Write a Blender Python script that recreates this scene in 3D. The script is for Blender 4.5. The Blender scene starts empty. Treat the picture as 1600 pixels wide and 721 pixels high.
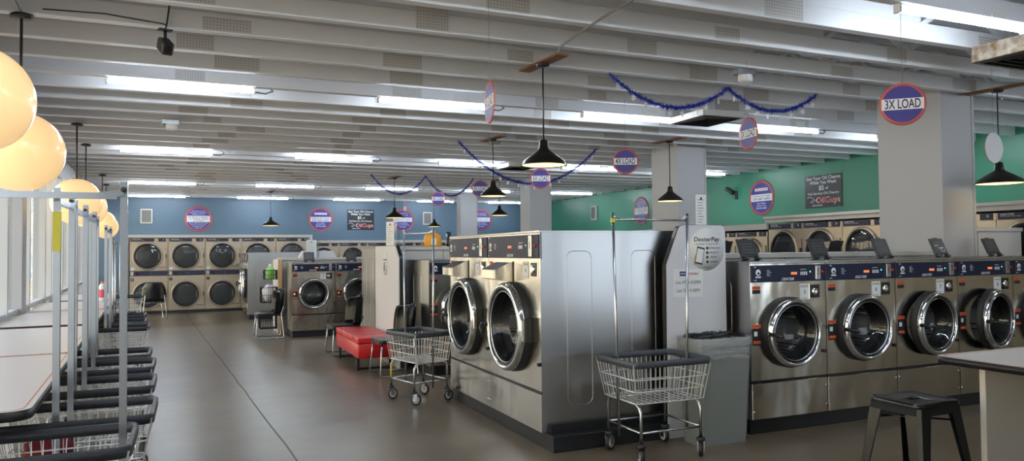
import bpy, bmesh, math, random
from mathutils import Matrix, Vector
random.seed(7)
PI = math.pi
SC = bpy.context.scene
COL = SC.collection

# ------------------------------------------------------------------ materials
def lin(c):
    return tuple((x/12.92 if x <= .04045 else ((x+.055)/1.055)**2.4) for x in c)
def rgb(r, g, b): return lin((r/255, g/255, b/255))
M = {}
def mat(name, col, rough=.5, metal=0., **k):
    m = bpy.data.materials.new(name); m.use_nodes = True
    nt = m.node_tree; b = nt.nodes['Principled BSDF']
    b.inputs['Base Color'].default_value = (*col, 1)
    b.inputs['Roughness'].default_value = rough
    b.inputs['Metallic'].default_value = metal
    if 'spec' in k: b.inputs['Specular IOR Level'].default_value = k['spec']
    if 'coat' in k: b.inputs['Coat Weight'].default_value = k['coat']; b.inputs['Coat Roughness'].default_value = .08
    if 'emit' in k:
        b.inputs['Emission Color'].default_value = (*k.get('ecol', col), 1)
        b.inputs['Emission Strength'].default_value = k['emit']
    if 'bump' in k:
        sc, st, scale3 = k['bump']
        tc = nt.nodes.new('ShaderNodeTexCoord'); mp = nt.nodes.new('ShaderNodeMapping')
        mp.inputs['Scale'].default_value = scale3
        no = nt.nodes.new('ShaderNodeTexNoise'); no.inputs['Scale'].default_value = sc; no.inputs['Detail'].default_value = 2
        bu = nt.nodes.new('ShaderNodeBump'); bu.inputs['Strength'].default_value = st; bu.inputs['Distance'].default_value = k.get('bdist', .02)
        nt.links.new(tc.outputs['Object'], mp.inputs['Vector']); nt.links.new(mp.outputs['Vector'], no.inputs['Vector'])
        nt.links.new(no.outputs['Fac'], bu.inputs['Height']); nt.links.new(bu.outputs['Normal'], b.inputs['Normal'])
    if 'vary' in k:
        sc, c2, scale3 = k['vary']
        tc = nt.nodes.new('ShaderNodeTexCoord'); mp = nt.nodes.new('ShaderNodeMapping')
        mp.inputs['Scale'].default_value = scale3
        no = nt.nodes.new('ShaderNodeTexNoise'); no.inputs['Scale'].default_value = sc; no.inputs['Detail'].default_value = 6
        cr = nt.nodes.new('ShaderNodeValToRGB'); cr.color_ramp.elements[0].position = .3; cr.color_ramp.elements[1].position = .7
        cr.color_ramp.elements[0].color = (*col, 1); cr.color_ramp.elements[1].color = (*c2, 1)
        nt.links.new(tc.outputs['Object'], mp.inputs['Vector']); nt.links.new(mp.outputs['Vector'], no.inputs['Vector'])
        nt.links.new(no.outputs['Fac'], cr.inputs['Fac']); nt.links.new(cr.outputs['Color'], b.inputs['Base Color'])
        if 'rvary' in k:
            mr = nt.nodes.new('ShaderNodeMapRange'); mr.inputs['To Min'].default_value, mr.inputs['To Max'].default_value = k['rvary']
            nt.links.new(no.outputs['Fac'], mr.inputs['Value']); nt.links.new(mr.outputs['Result'], b.inputs['Roughness'])
    M[name] = m
    return m
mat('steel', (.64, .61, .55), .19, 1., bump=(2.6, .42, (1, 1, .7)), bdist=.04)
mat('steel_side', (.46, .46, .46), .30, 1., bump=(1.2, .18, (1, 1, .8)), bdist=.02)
mat('dryer_steel', rgb(186, 172, 152), .36, .75, bump=(2, .1, (1, 1, .7)))
mat('chrome', (.82, .83, .84), .07, 1.)
mat('wire', (.80, .81, .82), .3, .7)
mat('pole_steel', (.50, .53, .56), .26, 1.)
mat('navy', rgb(22, 30, 58), .42, spec=.3)
mat('navy2', rgb(40, 42, 70), .5)
mat('black', rgb(22, 22, 24), .35)
mat('black_gloss', rgb(14, 17, 21), .22)
mat('black_matte', rgb(26, 26, 28), .7)
mat('lid_plastic', rgb(46, 46, 48), .45)
mat('rubber', rgb(32, 33, 35), .55)
mat('rim_grey', rgb(66, 70, 78), .45)
mat('rim_black', rgb(38, 41, 47), .42, bump=(30, .2, (1, 1, 1)))
mat('white', rgb(226, 226, 224), .5)
mat('paper', rgb(222, 224, 226), .6)
mat('off_white', rgb(196, 194, 190), .5)
mat('panel_white', rgb(206, 207, 213), .45)
mat('bulk_white', rgb(196, 193, 188), .5)
mat('column_paint', rgb(180, 181, 184), .45)
mat('text_white', rgb(235, 235, 238), .5)
mat('text_navy', rgb(38, 36, 96), .5)
mat('text_black', rgb(25, 25, 28), .5)
mat('sign_blue', rgb(62, 58, 142), .4)
mat('sign_red', rgb(190, 92, 88), .5)
mat('sign_black', rgb(28, 28, 34), .4)
mat('text_red', rgb(200, 36, 44), .5)
mat('orange', rgb(226, 92, 40), .5)
mat('yellow', rgb(200, 190, 60), .5)
mat('red_leather', rgb(196, 32, 34), .32, bump=(14, .12, (1, 1, 1)))
mat('grey_bin', rgb(128, 134, 134), .45)
mat('bag', rgb(190, 194, 196), .22, bump=(9, .8, (1, 1, 3)), bdist=.03)
mat('bag_black', rgb(16, 16, 17), .3)
mat('curb_black', rgb(24, 25, 28), .5)
mat('wood_brown', rgb(120, 76, 44), .6, vary=(6, rgb(150, 100, 64), (1, 8, 8)))
mat('wood_tan', rgb(196, 160, 118), .5)
mat('table_top', rgb(205, 198, 196), .3)
mat('table_edge', rgb(36, 35, 37), .4)
mat('table_line', rgb(190, 120, 60), .5)
mat('blue_wall', rgb(92, 115, 134), .42, vary=(1.0, rgb(86, 108, 127), (1, 1, 1)), bump=(2.5, .05, (1, 1, 1)))
mat('green_wall', rgb(62, 140, 112), .40, vary=(1.0, rgb(56, 130, 104), (1, 1, 1)), bump=(2.5, .05, (1, 1, 1)))
mat('beam_paint', rgb(228, 230, 235), .45, bump=(14, .12, (.3, 1, 1)))
mat('deck_paint', rgb(190, 190, 192), .7)
mat('trim_white', rgb(206, 203, 198), .4)
mat('tinsel', rgb(40, 62, 178), .3, .6)
mat('charm', rgb(235, 235, 240), .4)
mat('green_bottle', rgb(150, 215, 110), .35)
mat('amber_plastic', rgb(232, 160, 40), .35)
mat('purple', rgb(110, 30, 90), .4)
mat('towel', rgb(226, 226, 230), .9, bump=(40, .6, (1, 1, 1)))
mat('maroon', rgb(110, 20, 34), .8, bump=(30, .4, (1, 1, 1)))
mat('pink', rgb(220, 90, 110), .5)
mat('shade_black', rgb(30, 28, 27), .32)
mat('shade_inner', rgb(236, 220, 170), .5)
mat('dark_metal', rgb(58, 56, 54), .45, .4)
mat('vent_dark', rgb(84, 80, 76), .7)
mat('cord_grey', rgb(120, 118, 116), .5)
mat('cord_dark', rgb(46, 45, 45), .5)
mat('stain', rgb(190, 184, 172), .7, vary=(14, rgb(120, 88, 56), (1, 1, 1)))
mat('tube', (1, 1, 1), .5, emit=36., ecol=(.80, .90, 1.))
mat('warm_bulb', (1, .8, .5), .5, emit=45., ecol=(1., .66, .30))
mat('globe', rgb(240, 205, 150), .25, emit=.38, ecol=(1., .66, .32), coat=.4)
mat('led_orange', (.6, .15, .05), .5, emit=.35, ecol=(1., .25, .08))
mat('led_green', (.1, .9, .5), .5, emit=1.0, ecol=(.1, .9, .5))
mat('button_red', rgb(190, 30, 40), .4)
mat('cork', rgb(120, 118, 116), .8)
mat('window_frame', rgb(206, 208, 208), .4)
mat('outside_wall_paint', rgb(214, 200, 172), .8)
mat('asphalt', rgb(170, 160, 144), .9)
mat('entry_paint', rgb(150, 142, 124), .6)
mat('back_paint', rgb(146, 148, 150), .6)
mat('warm_diffuser', (1, .8, .5), .5, emit=1.5, ecol=(1., .70, .28))
mat('dryer_inside', rgb(92, 92, 94), .5, .3)

def special():
    # window glass
    m = bpy.data.materials.new('window_glass'); m.use_nodes = True; nt = m.node_tree; nt.nodes.clear()
    o = nt.nodes.new('ShaderNodeOutputMaterial'); mx = nt.nodes.new('ShaderNodeMixShader')
    t = nt.nodes.new('ShaderNodeBsdfTransparent'); g = nt.nodes.new('ShaderNodeBsdfGlossy'); lw = nt.nodes.new('ShaderNodeLayerWeight'); lw.inputs['Blend'].default_value = .5; pw = nt.nodes.new('ShaderNodeMath'); pw.operation = 'POWER'; pw.inputs[1].default_value = 5
    f = nt.nodes.new('ShaderNodeMath'); f.operation = 'MULTIPLY_ADD'; f.inputs[1].default_value = .93; f.inputs[2].default_value = .045
    nt.links.new(lw.outputs['Facing'], pw.inputs[0]); nt.links.new(pw.outputs[0], f.inputs[0])
    g.inputs['Roughness'].default_value = .02; t.inputs['Color'].default_value = (.95, .97, .97, 1)
    nt.links.new(f.outputs[0], mx.inputs[0]); nt.links.new(t.outputs[0], mx.inputs[1]); nt.links.new(g.outputs[0], mx.inputs[2]); nt.links.new(mx.outputs[0], o.inputs[0])
    M['window_glass'] = m
    m2 = m.copy(); m2.name = 'door_glass'; M['door_glass'] = m2
    for n in m2.node_tree.nodes:
        if n.type == 'BSDF_TRANSPARENT': n.inputs['Color'].default_value = (.66, .68, .69, 1)
    m3 = m2.copy(); m3.name = 'dryer_glass'; M['dryer_glass'] = m3
    for n in m3.node_tree.nodes:
        if n.type == 'BSDF_TRANSPARENT': n.inputs['Color'].default_value = (.62, .64, .66, 1)
    m4 = m.copy(); m4.name = 'clear_acrylic'; M['clear_acrylic'] = m4
    # perforated drum steel
    m = mat('drum', (.30, .30, .30), .38, .7); nt = m.node_tree; b = nt.nodes['Principled BSDF']
    tc = nt.nodes.new('ShaderNodeTexCoord'); vm = nt.nodes.new('ShaderNodeVectorMath'); vm.operation = 'SCALE'; vm.inputs['Scale'].default_value = 38
    fr = nt.nodes.new('ShaderNodeVectorMath'); fr.operation = 'FRACTION'
    sb = nt.nodes.new('ShaderNodeVectorMath'); sb.operation = 'SUBTRACT'; sb.inputs[1].default_value = (.5, .5, .5)
    sp = nt.nodes.new('ShaderNodeSeparateXYZ'); cb = nt.nodes.new('ShaderNodeCombineXYZ'); ln = nt.nodes.new('ShaderNodeVectorMath'); ln.operation = 'LENGTH'
    lt = nt.nodes.new('ShaderNodeMath'); lt.operation = 'LESS_THAN'; lt.inputs[1].default_value = .24
    mx = nt.nodes.new('ShaderNodeMix'); mx.data_type = 'RGBA'; mx.inputs['A'].default_value = (.55, .55, .55, 1); mx.inputs['B'].default_value = (.01, .01, .01, 1)
    L = nt.links.new
    L(tc.outputs['Object'], vm.inputs[0]); L(vm.outputs[0], fr.inputs[0]); L(fr.outputs[0], sb.inputs[0]); L(sb.outputs[0], sp.inputs[0])
    L(sp.outputs['X'], cb.inputs['X']); L(sp.outputs['Z'], cb.inputs['Y']); L(cb.outputs[0], ln.inputs[0]); L(ln.outputs['Value'], lt.inputs[0])
    L(lt.outputs[0], mx.inputs['Factor']); L(mx.outputs['Result'], b.inputs['Base Color'])
    # punched nail plates
    m = mat('nail_plate', rgb(196, 194, 192), .45, 0.); nt = m.node_tree; b = nt.nodes['Principled BSDF']
    tc = nt.nodes.new('ShaderNodeTexCoord'); mp = nt.nodes.new('ShaderNodeVectorMath'); mp.operation = 'SCALE'; mp.inputs['Scale'].default_value = 40
    fr = nt.nodes.new('ShaderNodeVectorMath'); fr.operation = 'FRACTION'
    sb = nt.nodes.new('ShaderNodeVectorMath'); sb.operation = 'SUBTRACT'; sb.inputs[1].default_value = (.5, .5, .5)
    sp = nt.nodes.new('ShaderNodeSeparateXYZ'); cb = nt.nodes.new('ShaderNodeCombineXYZ'); ln = nt.nodes.new('ShaderNodeVectorMath'); ln.operation = 'LENGTH'
    lt = nt.nodes.new('ShaderNodeMath'); lt.operation = 'LESS_THAN'; lt.inputs[1].default_value = .23
    mx = nt.nodes.new('ShaderNodeMix'); mx.data_type = 'RGBA'; mx.inputs['A'].default_value = (*rgb(206, 205, 204), 1); mx.inputs['B'].default_value = (*rgb(160, 158, 156), 1)
    L = nt.links.new
    L(tc.outputs['Object'], mp.inputs[0]); L(mp.outputs[0], fr.inputs[0]); L(fr.outputs[0], sb.inputs[0]); L(sb.outputs[0], sp.inputs[0])
    L(sp.outputs['X'], cb.inputs['X']); L(sp.outputs['Z'], cb.inputs['Y']); L(cb.outputs[0], ln.inputs[0]); L(ln.outputs['Value'], lt.inputs[0])
    L(lt.outputs[0], mx.inputs['Factor']); L(mx.outputs['Result'], b.inputs['Base Color'])
    # polished concrete floor
    m = mat('concrete', rgb(110, 101, 88), .3); nt = m.node_tree; b = nt.nodes['Principled BSDF']; L = nt.links.new
    tc = nt.nodes.new('ShaderNodeTexCoord')
    n1 = nt.nodes.new('ShaderNodeTexNoise'); n1.inputs['Scale'].default_value = .9; n1.inputs['Detail'].default_value = 3; n1.inputs['Roughness'].default_value = .6
    n2 = nt.nodes.new('ShaderNodeTexNoise'); n2.inputs['Scale'].default_value = 6; n2.inputs['Detail'].default_value = 3
    mxf = nt.nodes.new('ShaderNodeMath'); mxf.operation = 'MULTIPLY_ADD'; mxf.inputs[1].default_value = .22
    cr = nt.nodes.new('ShaderNodeValToRGB'); cr.color_ramp.elements[0].position = .38; cr.color_ramp.elements[1].position = .85
    cr.color_ramp.elements[0].color = (*rgb(88, 76, 62), 1); cr.color_ramp.elements[1].color = (*rgb(124, 110, 92), 1)
    L(tc.outputs['Object'], n1.inputs[0]); L(tc.outputs['Object'], n2.inputs[0])
    L(n2.outputs['Fac'], mxf.inputs[0]); L(n1.outputs['Fac'], mxf.inputs[2]); L(mxf.outputs[0], cr.inputs[0]); L(cr.outputs[0], b.inputs['Base Color'])
    mr = nt.nodes.new('ShaderNodeMapRange'); mr.inputs['To Min'].default_value = .285; mr.inputs['To Max'].default_value = .33
    L(n1.outputs['Fac'], mr.inputs['Value']); L(mr.outputs[0], b.inputs['Roughness'])
    b.inputs['Specular IOR Level'].default_value = .6
special()
mat('seam_dark', rgb(74, 66, 58), .6)

M['bag'].node_tree.nodes['Principled BSDF'].inputs['Alpha'].default_value = .42
# ------------------------------------------------------------------ mesh helper
_text = {}
def text_geo(s, size, bold):
    k = (s, bold)
    if k not in _text:
        c = bpy.data.curves.new('t', 'FONT'); c.body = s; c.size = 1; c.align_x = 'CENTER'; c.align_y = 'CENTER'; c.resolution_u = 4
        if bold: c.offset = .014
        o = bpy.data.objects.new('t', c)
        me = bpy.data.meshes.new_from_object(o)
        _text[k] = ([tuple(v.co) for v in me.vertices], [tuple(p.vertices) for p in me.polygons])
        bpy.data.objects.remove(o); bpy.data.curves.remove(c); bpy.data.meshes.remove(me)
    return _text[k]
class MB:
    def __init__(s): s.v = []; s.f = []; s.m = []; s.sm = []; s.T = Matrix.Identity(4)
    def add(s, vs, fs, m, smooth=False):
        n = len(s.v); T = s.T
        s.v += [tuple(T @ Vector(v)) for v in vs]
        for f in fs: s.f.append([i+n for i in f]); s.m.append(m); s.sm.append(smooth)
        return s
    def box(s, x0, x1, y0, y1, z0, z1, m, bev=0., seg=1):
        vs = [(x, y, z) for x in (x0, x1) for y in (y0, y1) for z in (z0, z1)]
        fs = [(0, 1, 3, 2), (4, 6, 7, 5), (0, 4, 5, 1), (2, 3, 7, 6), (0, 2, 6, 4), (1, 5, 7, 3)]
        if bev <= 0: return s.add(vs, fs, m)
        bm = bmesh.new(); bv = [bm.verts.new(v) for v in vs]
        for f in fs: bm.faces.new([bv[i] for i in f])
        bmesh.ops.bevel(bm, geom=list(bm.edges), offset=bev, segments=seg, affect='EDGES', profile=.5)
        bm.verts.index_update()
        r = s.add([tuple(v.co) for v in bm.verts], [[v.index for v in f.verts] for f in bm.faces], m, seg > 1)
        bm.free(); return r
    def tube(s, path, r, m, n=8, closed=False, caps=True, squash=None):
        P = [Vector(p) for p in path]; N = len(P); vs = []; fs = []
        up = None
        for i in range(N):
            if closed: d = P[(i+1) % N]-P[i-1]
            else: d = P[min(i+1, N-1)]-P[max(i-1, 0)]
            d.normalize()
            if up is None:
                up = Vector((0, 0, 1)) if abs(d.z) < .9 else Vector((1, 0, 0))
            a = d.cross(up)
            if a.length < 1e-4: a = d.orthogonal()
            a.normalize(); b = a.cross(d).normalized(); up = b
            rr = r[i] if isinstance(r, (list, tuple)) else r
            for k in range(n):
                t = 2*PI*k/n + (PI/4 if n == 4 else 0)
                vs.append(tuple(P[i]+a*math.cos(t)*rr+b*math.sin(t)*rr*(squash or 1)))
        for i in range(N if closed else N-1):
            j = (i+1) % N
            for k in range(n):
                l = (k+1) % n
                fs.append((i*n+k, j*n+k, j*n+l, i*n+l))
        if caps and not closed:
            fs.append(tuple(range(n))); fs.append(tuple((N-1)*n+k for k in range(n-1, -1, -1)))
        return s.add(vs, fs, m, n > 4)
    def lathe(s, prof, c, axis, m, n=32, smooth=True, cap=False):
        # prof: (radius, height) pairs; axis 'z' or 'y' (height goes along -y: towards the front)
        vs = []; fs = []
        for (r, h) in prof:
            for k in range(n):
                t = 2*PI*k/n
                if axis == 'z': vs.append((c[0]+r*math.cos(t), c[1]+r*math.sin(t), c[2]+h))
                elif axis == 'y': vs.append((c[0]+r*math.cos(t), c[1]-h, c[2]+r*math.sin(t)))
                else: vs.append((c[0]+h, c[1]+r*math.cos(t), c[2]+r*math.sin(t)))
        for i in range(len(prof)-1):
            for k in range(n):
                l = (k+1) % n
                fs.append((i*n+k, i*n+l, (i+1)*n+l, (i+1)*n+k))
        if cap:
            fs.append(tuple(range(n-1, -1, -1))); fs.append(tuple((len(prof)-1)*n+k for k in range(n)))
        return s.add(vs, fs, m, smooth)
    def disc(s, c, r, axis, m, n=32, rx=1):
        if axis == 'y': vs = [(c[0]+r*rx*math.cos(2*PI*k/n), c[1], c[2]+r*math.sin(2*PI*k/n)) for k in range(n)]
        else: vs = [(c[0]+r*rx*math.cos(2*PI*k/n), c[1]+r*math.sin(2*PI*k/n), c[2]) for k in range(n)]
        return s.add(vs, [tuple(range(n))], m)
    def prism(s, poly, y0, y1, m, plane='xz'):
        # polygon in x,z (or x,y) extruded along the third axis
        n = len(poly)
        if plane == 'xz': a = [(p[0], y0, p[1]) for p in poly]; b = [(p[0], y1, p[1]) for p in poly]
        elif plane == 'yz': a = [(y0, p[0], p[1]) for p in poly]; b = [(y1, p[0], p[1]) for p in poly]
        else: a = [(p[0], p[1], y0) for p in poly]; b = [(p[0], p[1], y1) for p in poly]
        return s.add(a+b, [tuple(range(n)), tuple(range(2*n-1, n-1, -1))]+[(i, (i+1) % n, n+(i+1) % n, n+i) for i in range(n)], m)
    def text(s, st, x, y, z, size, m, w=None, bold=False, slant=0, th=.0):
        vs, fs = text_geo(st, size, bold)
        if not vs: return s
        xs = [v[0] for v in vs]; W = (max(xs)-min(xs))*size; k = 1 if not w else w/W
        return s.add([(x+(v[0]+slant*v[1])*size*k, y, z+v[1]*size) for v in vs], fs, m)
    def sweep(s, path, prof, m, smooth=False):
        # closed horizontal loop; profile = (outward, z) pairs
        N = len(path); n = len(prof); vs = []; fs = []
        for i in range(N):
            a = Vector(path[i-1]); b = Vector(path[i]); c = Vector(path[(i+1) % N])
            d = (c-a); d.z = 0; d.normalize(); o = Vector((d.y, -d.x, 0))
            for (u, h) in prof: vs.append(tuple(b+o*u+Vector((0, 0, h))))
        for i in range(N):
            j = (i+1) % N
            for k in range(n):
                l = (k+1) % n; fs.append((i*n+k, j*n+k, j*n+l, i*n+l))
        return s.add(vs, fs, m, smooth)
    def build(s, name, parent=None, smooth_angle=None):
        me = bpy.data.meshes.new(name); me.from_pydata(s.v, [], s.f)
        keys = []
        for k in s.m:
            if k not in keys: keys.append(k)
        for k in keys: me.materials.append(M[k])
        ix = {k: i for i, k in enumerate(keys)}
        me.polygons.foreach_set('material_index', [ix[k] for k in s.m])
        me.polygons.foreach_set('use_smooth', s.sm)
        me.validate(); me.update()
        bm = bmesh.new(); bm.from_mesh(me); bmesh.ops.recalc_face_normals(bm, faces=bm.faces); bm.to_mesh(me); bm.free()
        o = bpy.data.objects.new(name, me); COL.objects.link(o)
        if parent: o.parent = parent
        return o
def rrect(x0, x1, y0, y1, r, n=4):
    pts = []
    for cx, cy, a in ((x1-r, y1-r, 0), (x0+r, y1-r, PI/2), (x0+r, y0+r, PI), (x1-r, y0+r, 1.5*PI)):
        for k in range(n+1):
            t = a+k*PI/2/n; pts.append((cx+r*math.cos(t), cy+r*math.sin(t)))
    return pts
def tag(o, label, cat, group=None, kind=None):
    o['label'] = label; o['category'] = cat
    if group: o['group'] = group
    if kind: o['kind'] = kind
    return o
def thing(name, loc=(0, 0, 0), rz=0, scale=None):
    o = bpy.data.objects.new(name, None); COL.objects.link(o); o.location = loc; o.rotation_euler = (0, 0, rz)
    o.empty_display_size = .1
    if scale: o.scale = scale
    return o
def kids(o): return [c for c in bpy.data.objects if c.parent == o]
def dup(root, loc, rz=None, scale=None, skip=()):
    r = root.copy(); COL.objects.link(r); r.location = loc
    if rz is not None: r.rotation_euler = (0, 0, rz)
    if scale: r.scale = scale
    for ch in kids(root):
        if any(ch.name.startswith(k) for k in skip): continue
        c = ch.copy(); COL.objects.link(c); c.parent = r
        for g in kids(ch):
            d = g.copy(); COL.objects.link(d); d.parent = c
    return r
def struct(name, mb, parent=None):
    o = mb.build(name, parent)
    if parent is None: o['kind'] = 'structure'
    return o
def holed(mb, x0, x1, z0, z1, cx, cz, r, y, m, n=40):
    # front plate with a round opening
    ci = []; ou = []
    angs = sorted([2*PI*k/n for k in range(n)]+[math.atan2(z-cz, x-cx) % (2*PI) for x in (x0, x1) for z in (z0, z1)])
    for t in angs:
        c, s_ = math.cos(t), math.sin(t)
        k = min([((x1 if c > 0 else x0)-cx)/c if abs(c) > 1e-6 else 9e9, ((z1 if s_ > 0 else z0)-cz)/s_ if abs(s_) > 1e-6 else 9e9])
        ci.append((cx+r*c, y, cz+r*s_)); ou.append((cx+k*c, y, cz+k*s_))
    N = len(angs)
    mb.add(ci+ou, [(i, (i+1) % N, N+(i+1) % N, N+i) for i in range(N)], m)

# ------------------------------------------------------------------ room
CEIL = 3.38; DECK = 3.92
FARY = 25.75; GRX = 12.10; BACKY = -3.5
def wx(y): return -1.38-.05*y          # window wall line
b = MB(); b.box(-3.2, 16, BACKY-.2, 26.2, -.1, 0, 'concrete'); struct('floor', b)
b = MB()
def strip(pts, w, z=.0015, m='seam_dark'):
    for (p, q) in zip(pts[:-1], pts[1:]):
        d = Vector((q[0]-p[0], q[1]-p[1], 0)).normalized(); o = Vector((d.y, -d.x, 0))*w/2
        P, Q = Vector((*p, z)), Vector((*q, z))
        b.add([tuple(P-o), tuple(P+o), tuple(Q+o), tuple(Q-o)], [(0, 1, 2, 3)], m)
pts = [(-.13, 21.9)]
y = 21.9
while y > -3:
    y -= .55; pts.append((-.13+(21.9-y)*.0555+random.uniform(-.006, .006), y))
strip(pts, .015)
strip([(-1.6, 8.7), (2.5, 8.7)], .006)
strip([(-1.9, 14.0), (1.6, 14.05)], .006)
struct('floor_joint_line', b)
b = MB(); b.box(-3.2, 16, BACKY-.2, 26.2, DECK, DECK+.1, 'deck_paint'); struct('ceiling', b)
b = MB(); b.box(-3.0, GRX+.2, FARY, FARY+.2, 0, DECK, 'blue_wall'); struct('wall_far', b)
b = MB(); b.box(GRX, GRX+.2, 5.6, FARY, 0, DECK, 'green_wall'); b.box(GRX, GRX+.2, BACKY, 5.6, 0, DECK, 'entry_paint'); struct('wall_right', b)  # unseen near stretch made beige to make its reflection in the washers less green
b = MB()
b.box(-1.4, GRX, BACKY-.2, BACKY, 0, .5, 'back_paint'); b.box(-1.4, GRX, BACKY-.2, BACKY, 2.9, DECK, 'back_paint')
b.box(-1.4, 6.6, BACKY-.18, BACKY-.02, .5, 2.9, 'back_paint')  # unseen solid stretch, closed to darken reflections in the washer side panels
for x in (7.1, 9.9, 12.0): b.box(x, x+.18, BACKY-.18, BACKY-.02, .5, 2.9, 'off_white')
struct('wall_back', b)
b = MB(); b.box(6.6, GRX, BACKY-.11, BACKY-.10, .5, 2.9, 'window_glass'); struct('window_2', b)
# window wall on the left, slightly splayed
ang = math.atan(.05)
wl = bpy.data.objects.new('window_1', None); COL.objects.link(wl); wl.location = (wx(0), 0, 0); wl.rotation_euler = (0, 0, ang); wl['kind'] = 'structure'
b = MB()
Lw = 26.0
b.box(-.12, 0, -3.6, Lw, 0, .10, 'window_frame'); b.box(-.12, 0, -3.6, Lw, 3.0, DECK, 'column_paint')
b.box(-.09, .0, -3.6, Lw, .90, .96, 'window_frame')
for yy in [-3.4, -1.6, .2, 2.0, 3.8, 5.6, 7.4, 9.7, 10.75, 11.45, 13.1, 13.9, 14.7, 15.7, 17.4, 19.2, 21.0, 22.8, 24.6]:
    wd = .34 if abs(yy-10.75) < .01 or abs(yy-20.95) < .1 else .07
    b.box(-.14, .04 if wd > .1 else .02, yy-wd/2, yy+wd/2, .1, 3.0, 'column_paint' if wd > .1 else 'window_frame', .004)
b.build('window_frame', wl)
b = MB(); b.box(-.07, -.062, -3.6, Lw, .1, 3.0, 'window_glass'); b.build('glass_pane', wl)
# outdoors
b = MB(); b.box(-40, -2.9, -30, 60, -.2, -.12, 'asphalt'); struct('outside_ground', b)
b = MB(); b.box(-14.2, -14, -30, 60, -.12, 5.5, 'outside_wall_paint'); b.box(-14.0, -13.95, -30, 60, 1.0, 2.4, 'cork'); struct('outside_wall', b)

# roof trusses: flat bottom chord, boarded web on the left, open diagonals to the right
yy = 5.07-.65*13
k = 0
first = True
while yy < 25.6:
    b = MB()
    x0 = wx(yy)-.05; x1 = GRX-.002
    xs = 5.4+.4*math.sin(k*1.7)+max(0, (yy-6)*.35); xs = min(xs, 11.5)
    b.box(x0, x1, yy, yy+.085, CEIL, CEIL+.155, 'beam_paint', .004)
    b.box(x0, x1, yy, yy+.085, DECK-.09, DECK-.001, 'beam_paint')
    b.box(x0, xs, yy+.03, yy+.06, CEIL+.155, DECK-.09, 'beam_paint')
    x = xs
    up = True
    while x < x1-.5:
        p, q = (x, CEIL+.15), (x+.55, DECK-.08)
        if not up: p, q = (x, DECK-.08), (x+.55, CEIL+.15)
        b.tube([(p[0], yy+.045, p[1]), (q[0], yy+.045, q[1])], .032, 'beam_paint', 4)
        x += .55; up = not up
    o = struct('ceiling_truss', b)
    if k > 10:
        r = random.Random(k)
        n = 5 if k < 24 else 2
        base = r.uniform(.2, 1.0)
        pb = MB()
        for j in range(n):
            px = base-.6+j*2.1+r.uniform(-.3, .3); pw = r.uniform(.22, .42)
            pb = MB(); pb.box(px, px+pw, yy-.004, yy, CEIL+.012, CEIL+r.choice((.12, .145, .25)), 'nail_plate')
            pb.build('nail_plate', o)
    yy += .65; k += 1
# columns
def column(n, x, y, w, d, warm=False):
    b = MB(); b.box(x, x+w, y, y+d, 0, CEIL+.2, 'column_paint', .006)
    b.box(x-.012, x+.02, y-.012, y+.02, 0, CEIL+.1, 'column_paint'); b.box(x+w-.02, x+w+.012, y-.012, y+.02, 0, CEIL+.1, 'column_paint')
    o = struct('column', b); return o
column(1, 7.92, 5.86, .54, .86); column(2, 7.72, 10.62, .58, .80); column(3, 7.75, 16.8, .58, .6); column(4, 7.64, 21.65, .52, .4)

# ------------------------------------------------------------------ dryers
TW = .94
def make_dryer():
    t = thing('stack_dryer'); w = TW; m = 'dryer_steel'
    b = MB(); b.box(.004, w-.004, .0, 1.0, .0, 2.03, m)
    b.box(.004, w-.004, -.012, 0, 1.165, 1.94, m, .004); b.box(.004, w-.004, -.012, 0, .085, 1.015, m, .004)
    b.box(.0, w, -.006, .01, 0, .08, 'curb_black')
    b.build('cabinet', t)
    b = MB(); b.box(.03, .60, -.016, 0, 1.945, 2.028, 'navy2'); b.text('DEXTER', .17, -.018, 2.006, .03, 'text_white', .2, True, .2); b.text('STACK DRYER', .22, -.018, 1.982, .016, 'text_white', .3)
    b.build('control_panel', t)
    b = MB(); b.box(.70, .88, -.016, 0, 1.945, 2.028, 'navy2'); b.lathe([(.018, 0), (.018, .004), (.012, .004)], (.82, -.016, 1.995), 'y', 'text_white', 10); b.build('emblem_panel', t)
    b = MB(); b.box(.01, w-.01, -.016, 0, 1.025, 1.155, 'navy2'); b.box(.03, .10, -.022, -.016, 1.04, 1.14, 'off_white')
    b.lathe([(.035, 0), (.035, .012), (.0, .012)], (.19, -.016, 1.09), 'y', 'black', 12); b.text('o', .51, -.018, 1.09, .04, 'text_white')
    b.build('coin_panel', t)
    b = MB(); b.box(.03, .11, -.02, -.012, .89, .965, 'black'); b.disc((.07, -.022, .928), .02, 'y', 'chrome', 10); b.build('lock_plate', t)
    b = MB(); b.box(.03, .12, -.02, -.012, 1.18, 1.25, 'paper'); b.build('price_card', t)
    for zc in (1.55, .51):
        b = MB(); c = (.44, -.012, zc)
        b.box(.70, .90, -.030, -.008, zc-.30, zc+.20, m, .006); b.box(.893, .903, -.024, -.010, zc-.31, zc+.21, 'black'); b.box(.70, .90, -.024, -.010, zc-.306, zc-.298, 'black')
        b.lathe([(.375, 0), (.375, .03), (.345, .045), (.335, .03), (.335, .0)], c, 'y', m, 36)
        b.lathe([(.335, .01), (.335, .048), (.30, .048), (.29, .02)], c, 'y', 'black', 36)
        d = b.build('door', t)
        b = MB(); b.lathe([(.31, .04), (.20, .052), (.0, .056)], c, 'y', 'dryer_glass', 36); b.build('glass', d)
        b = MB(); b.box(.88, .905, -.045, -.02, zc-.06, zc+.06, 'black'); b.build('handle', d)
        b = MB(); b.lathe([(.33, .004), (.30, .01), (0, .01)], c, 'y', 'dryer_inside', 24); b.build('drum_opening', t)
    return t
DRY = make_dryer()
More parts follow.
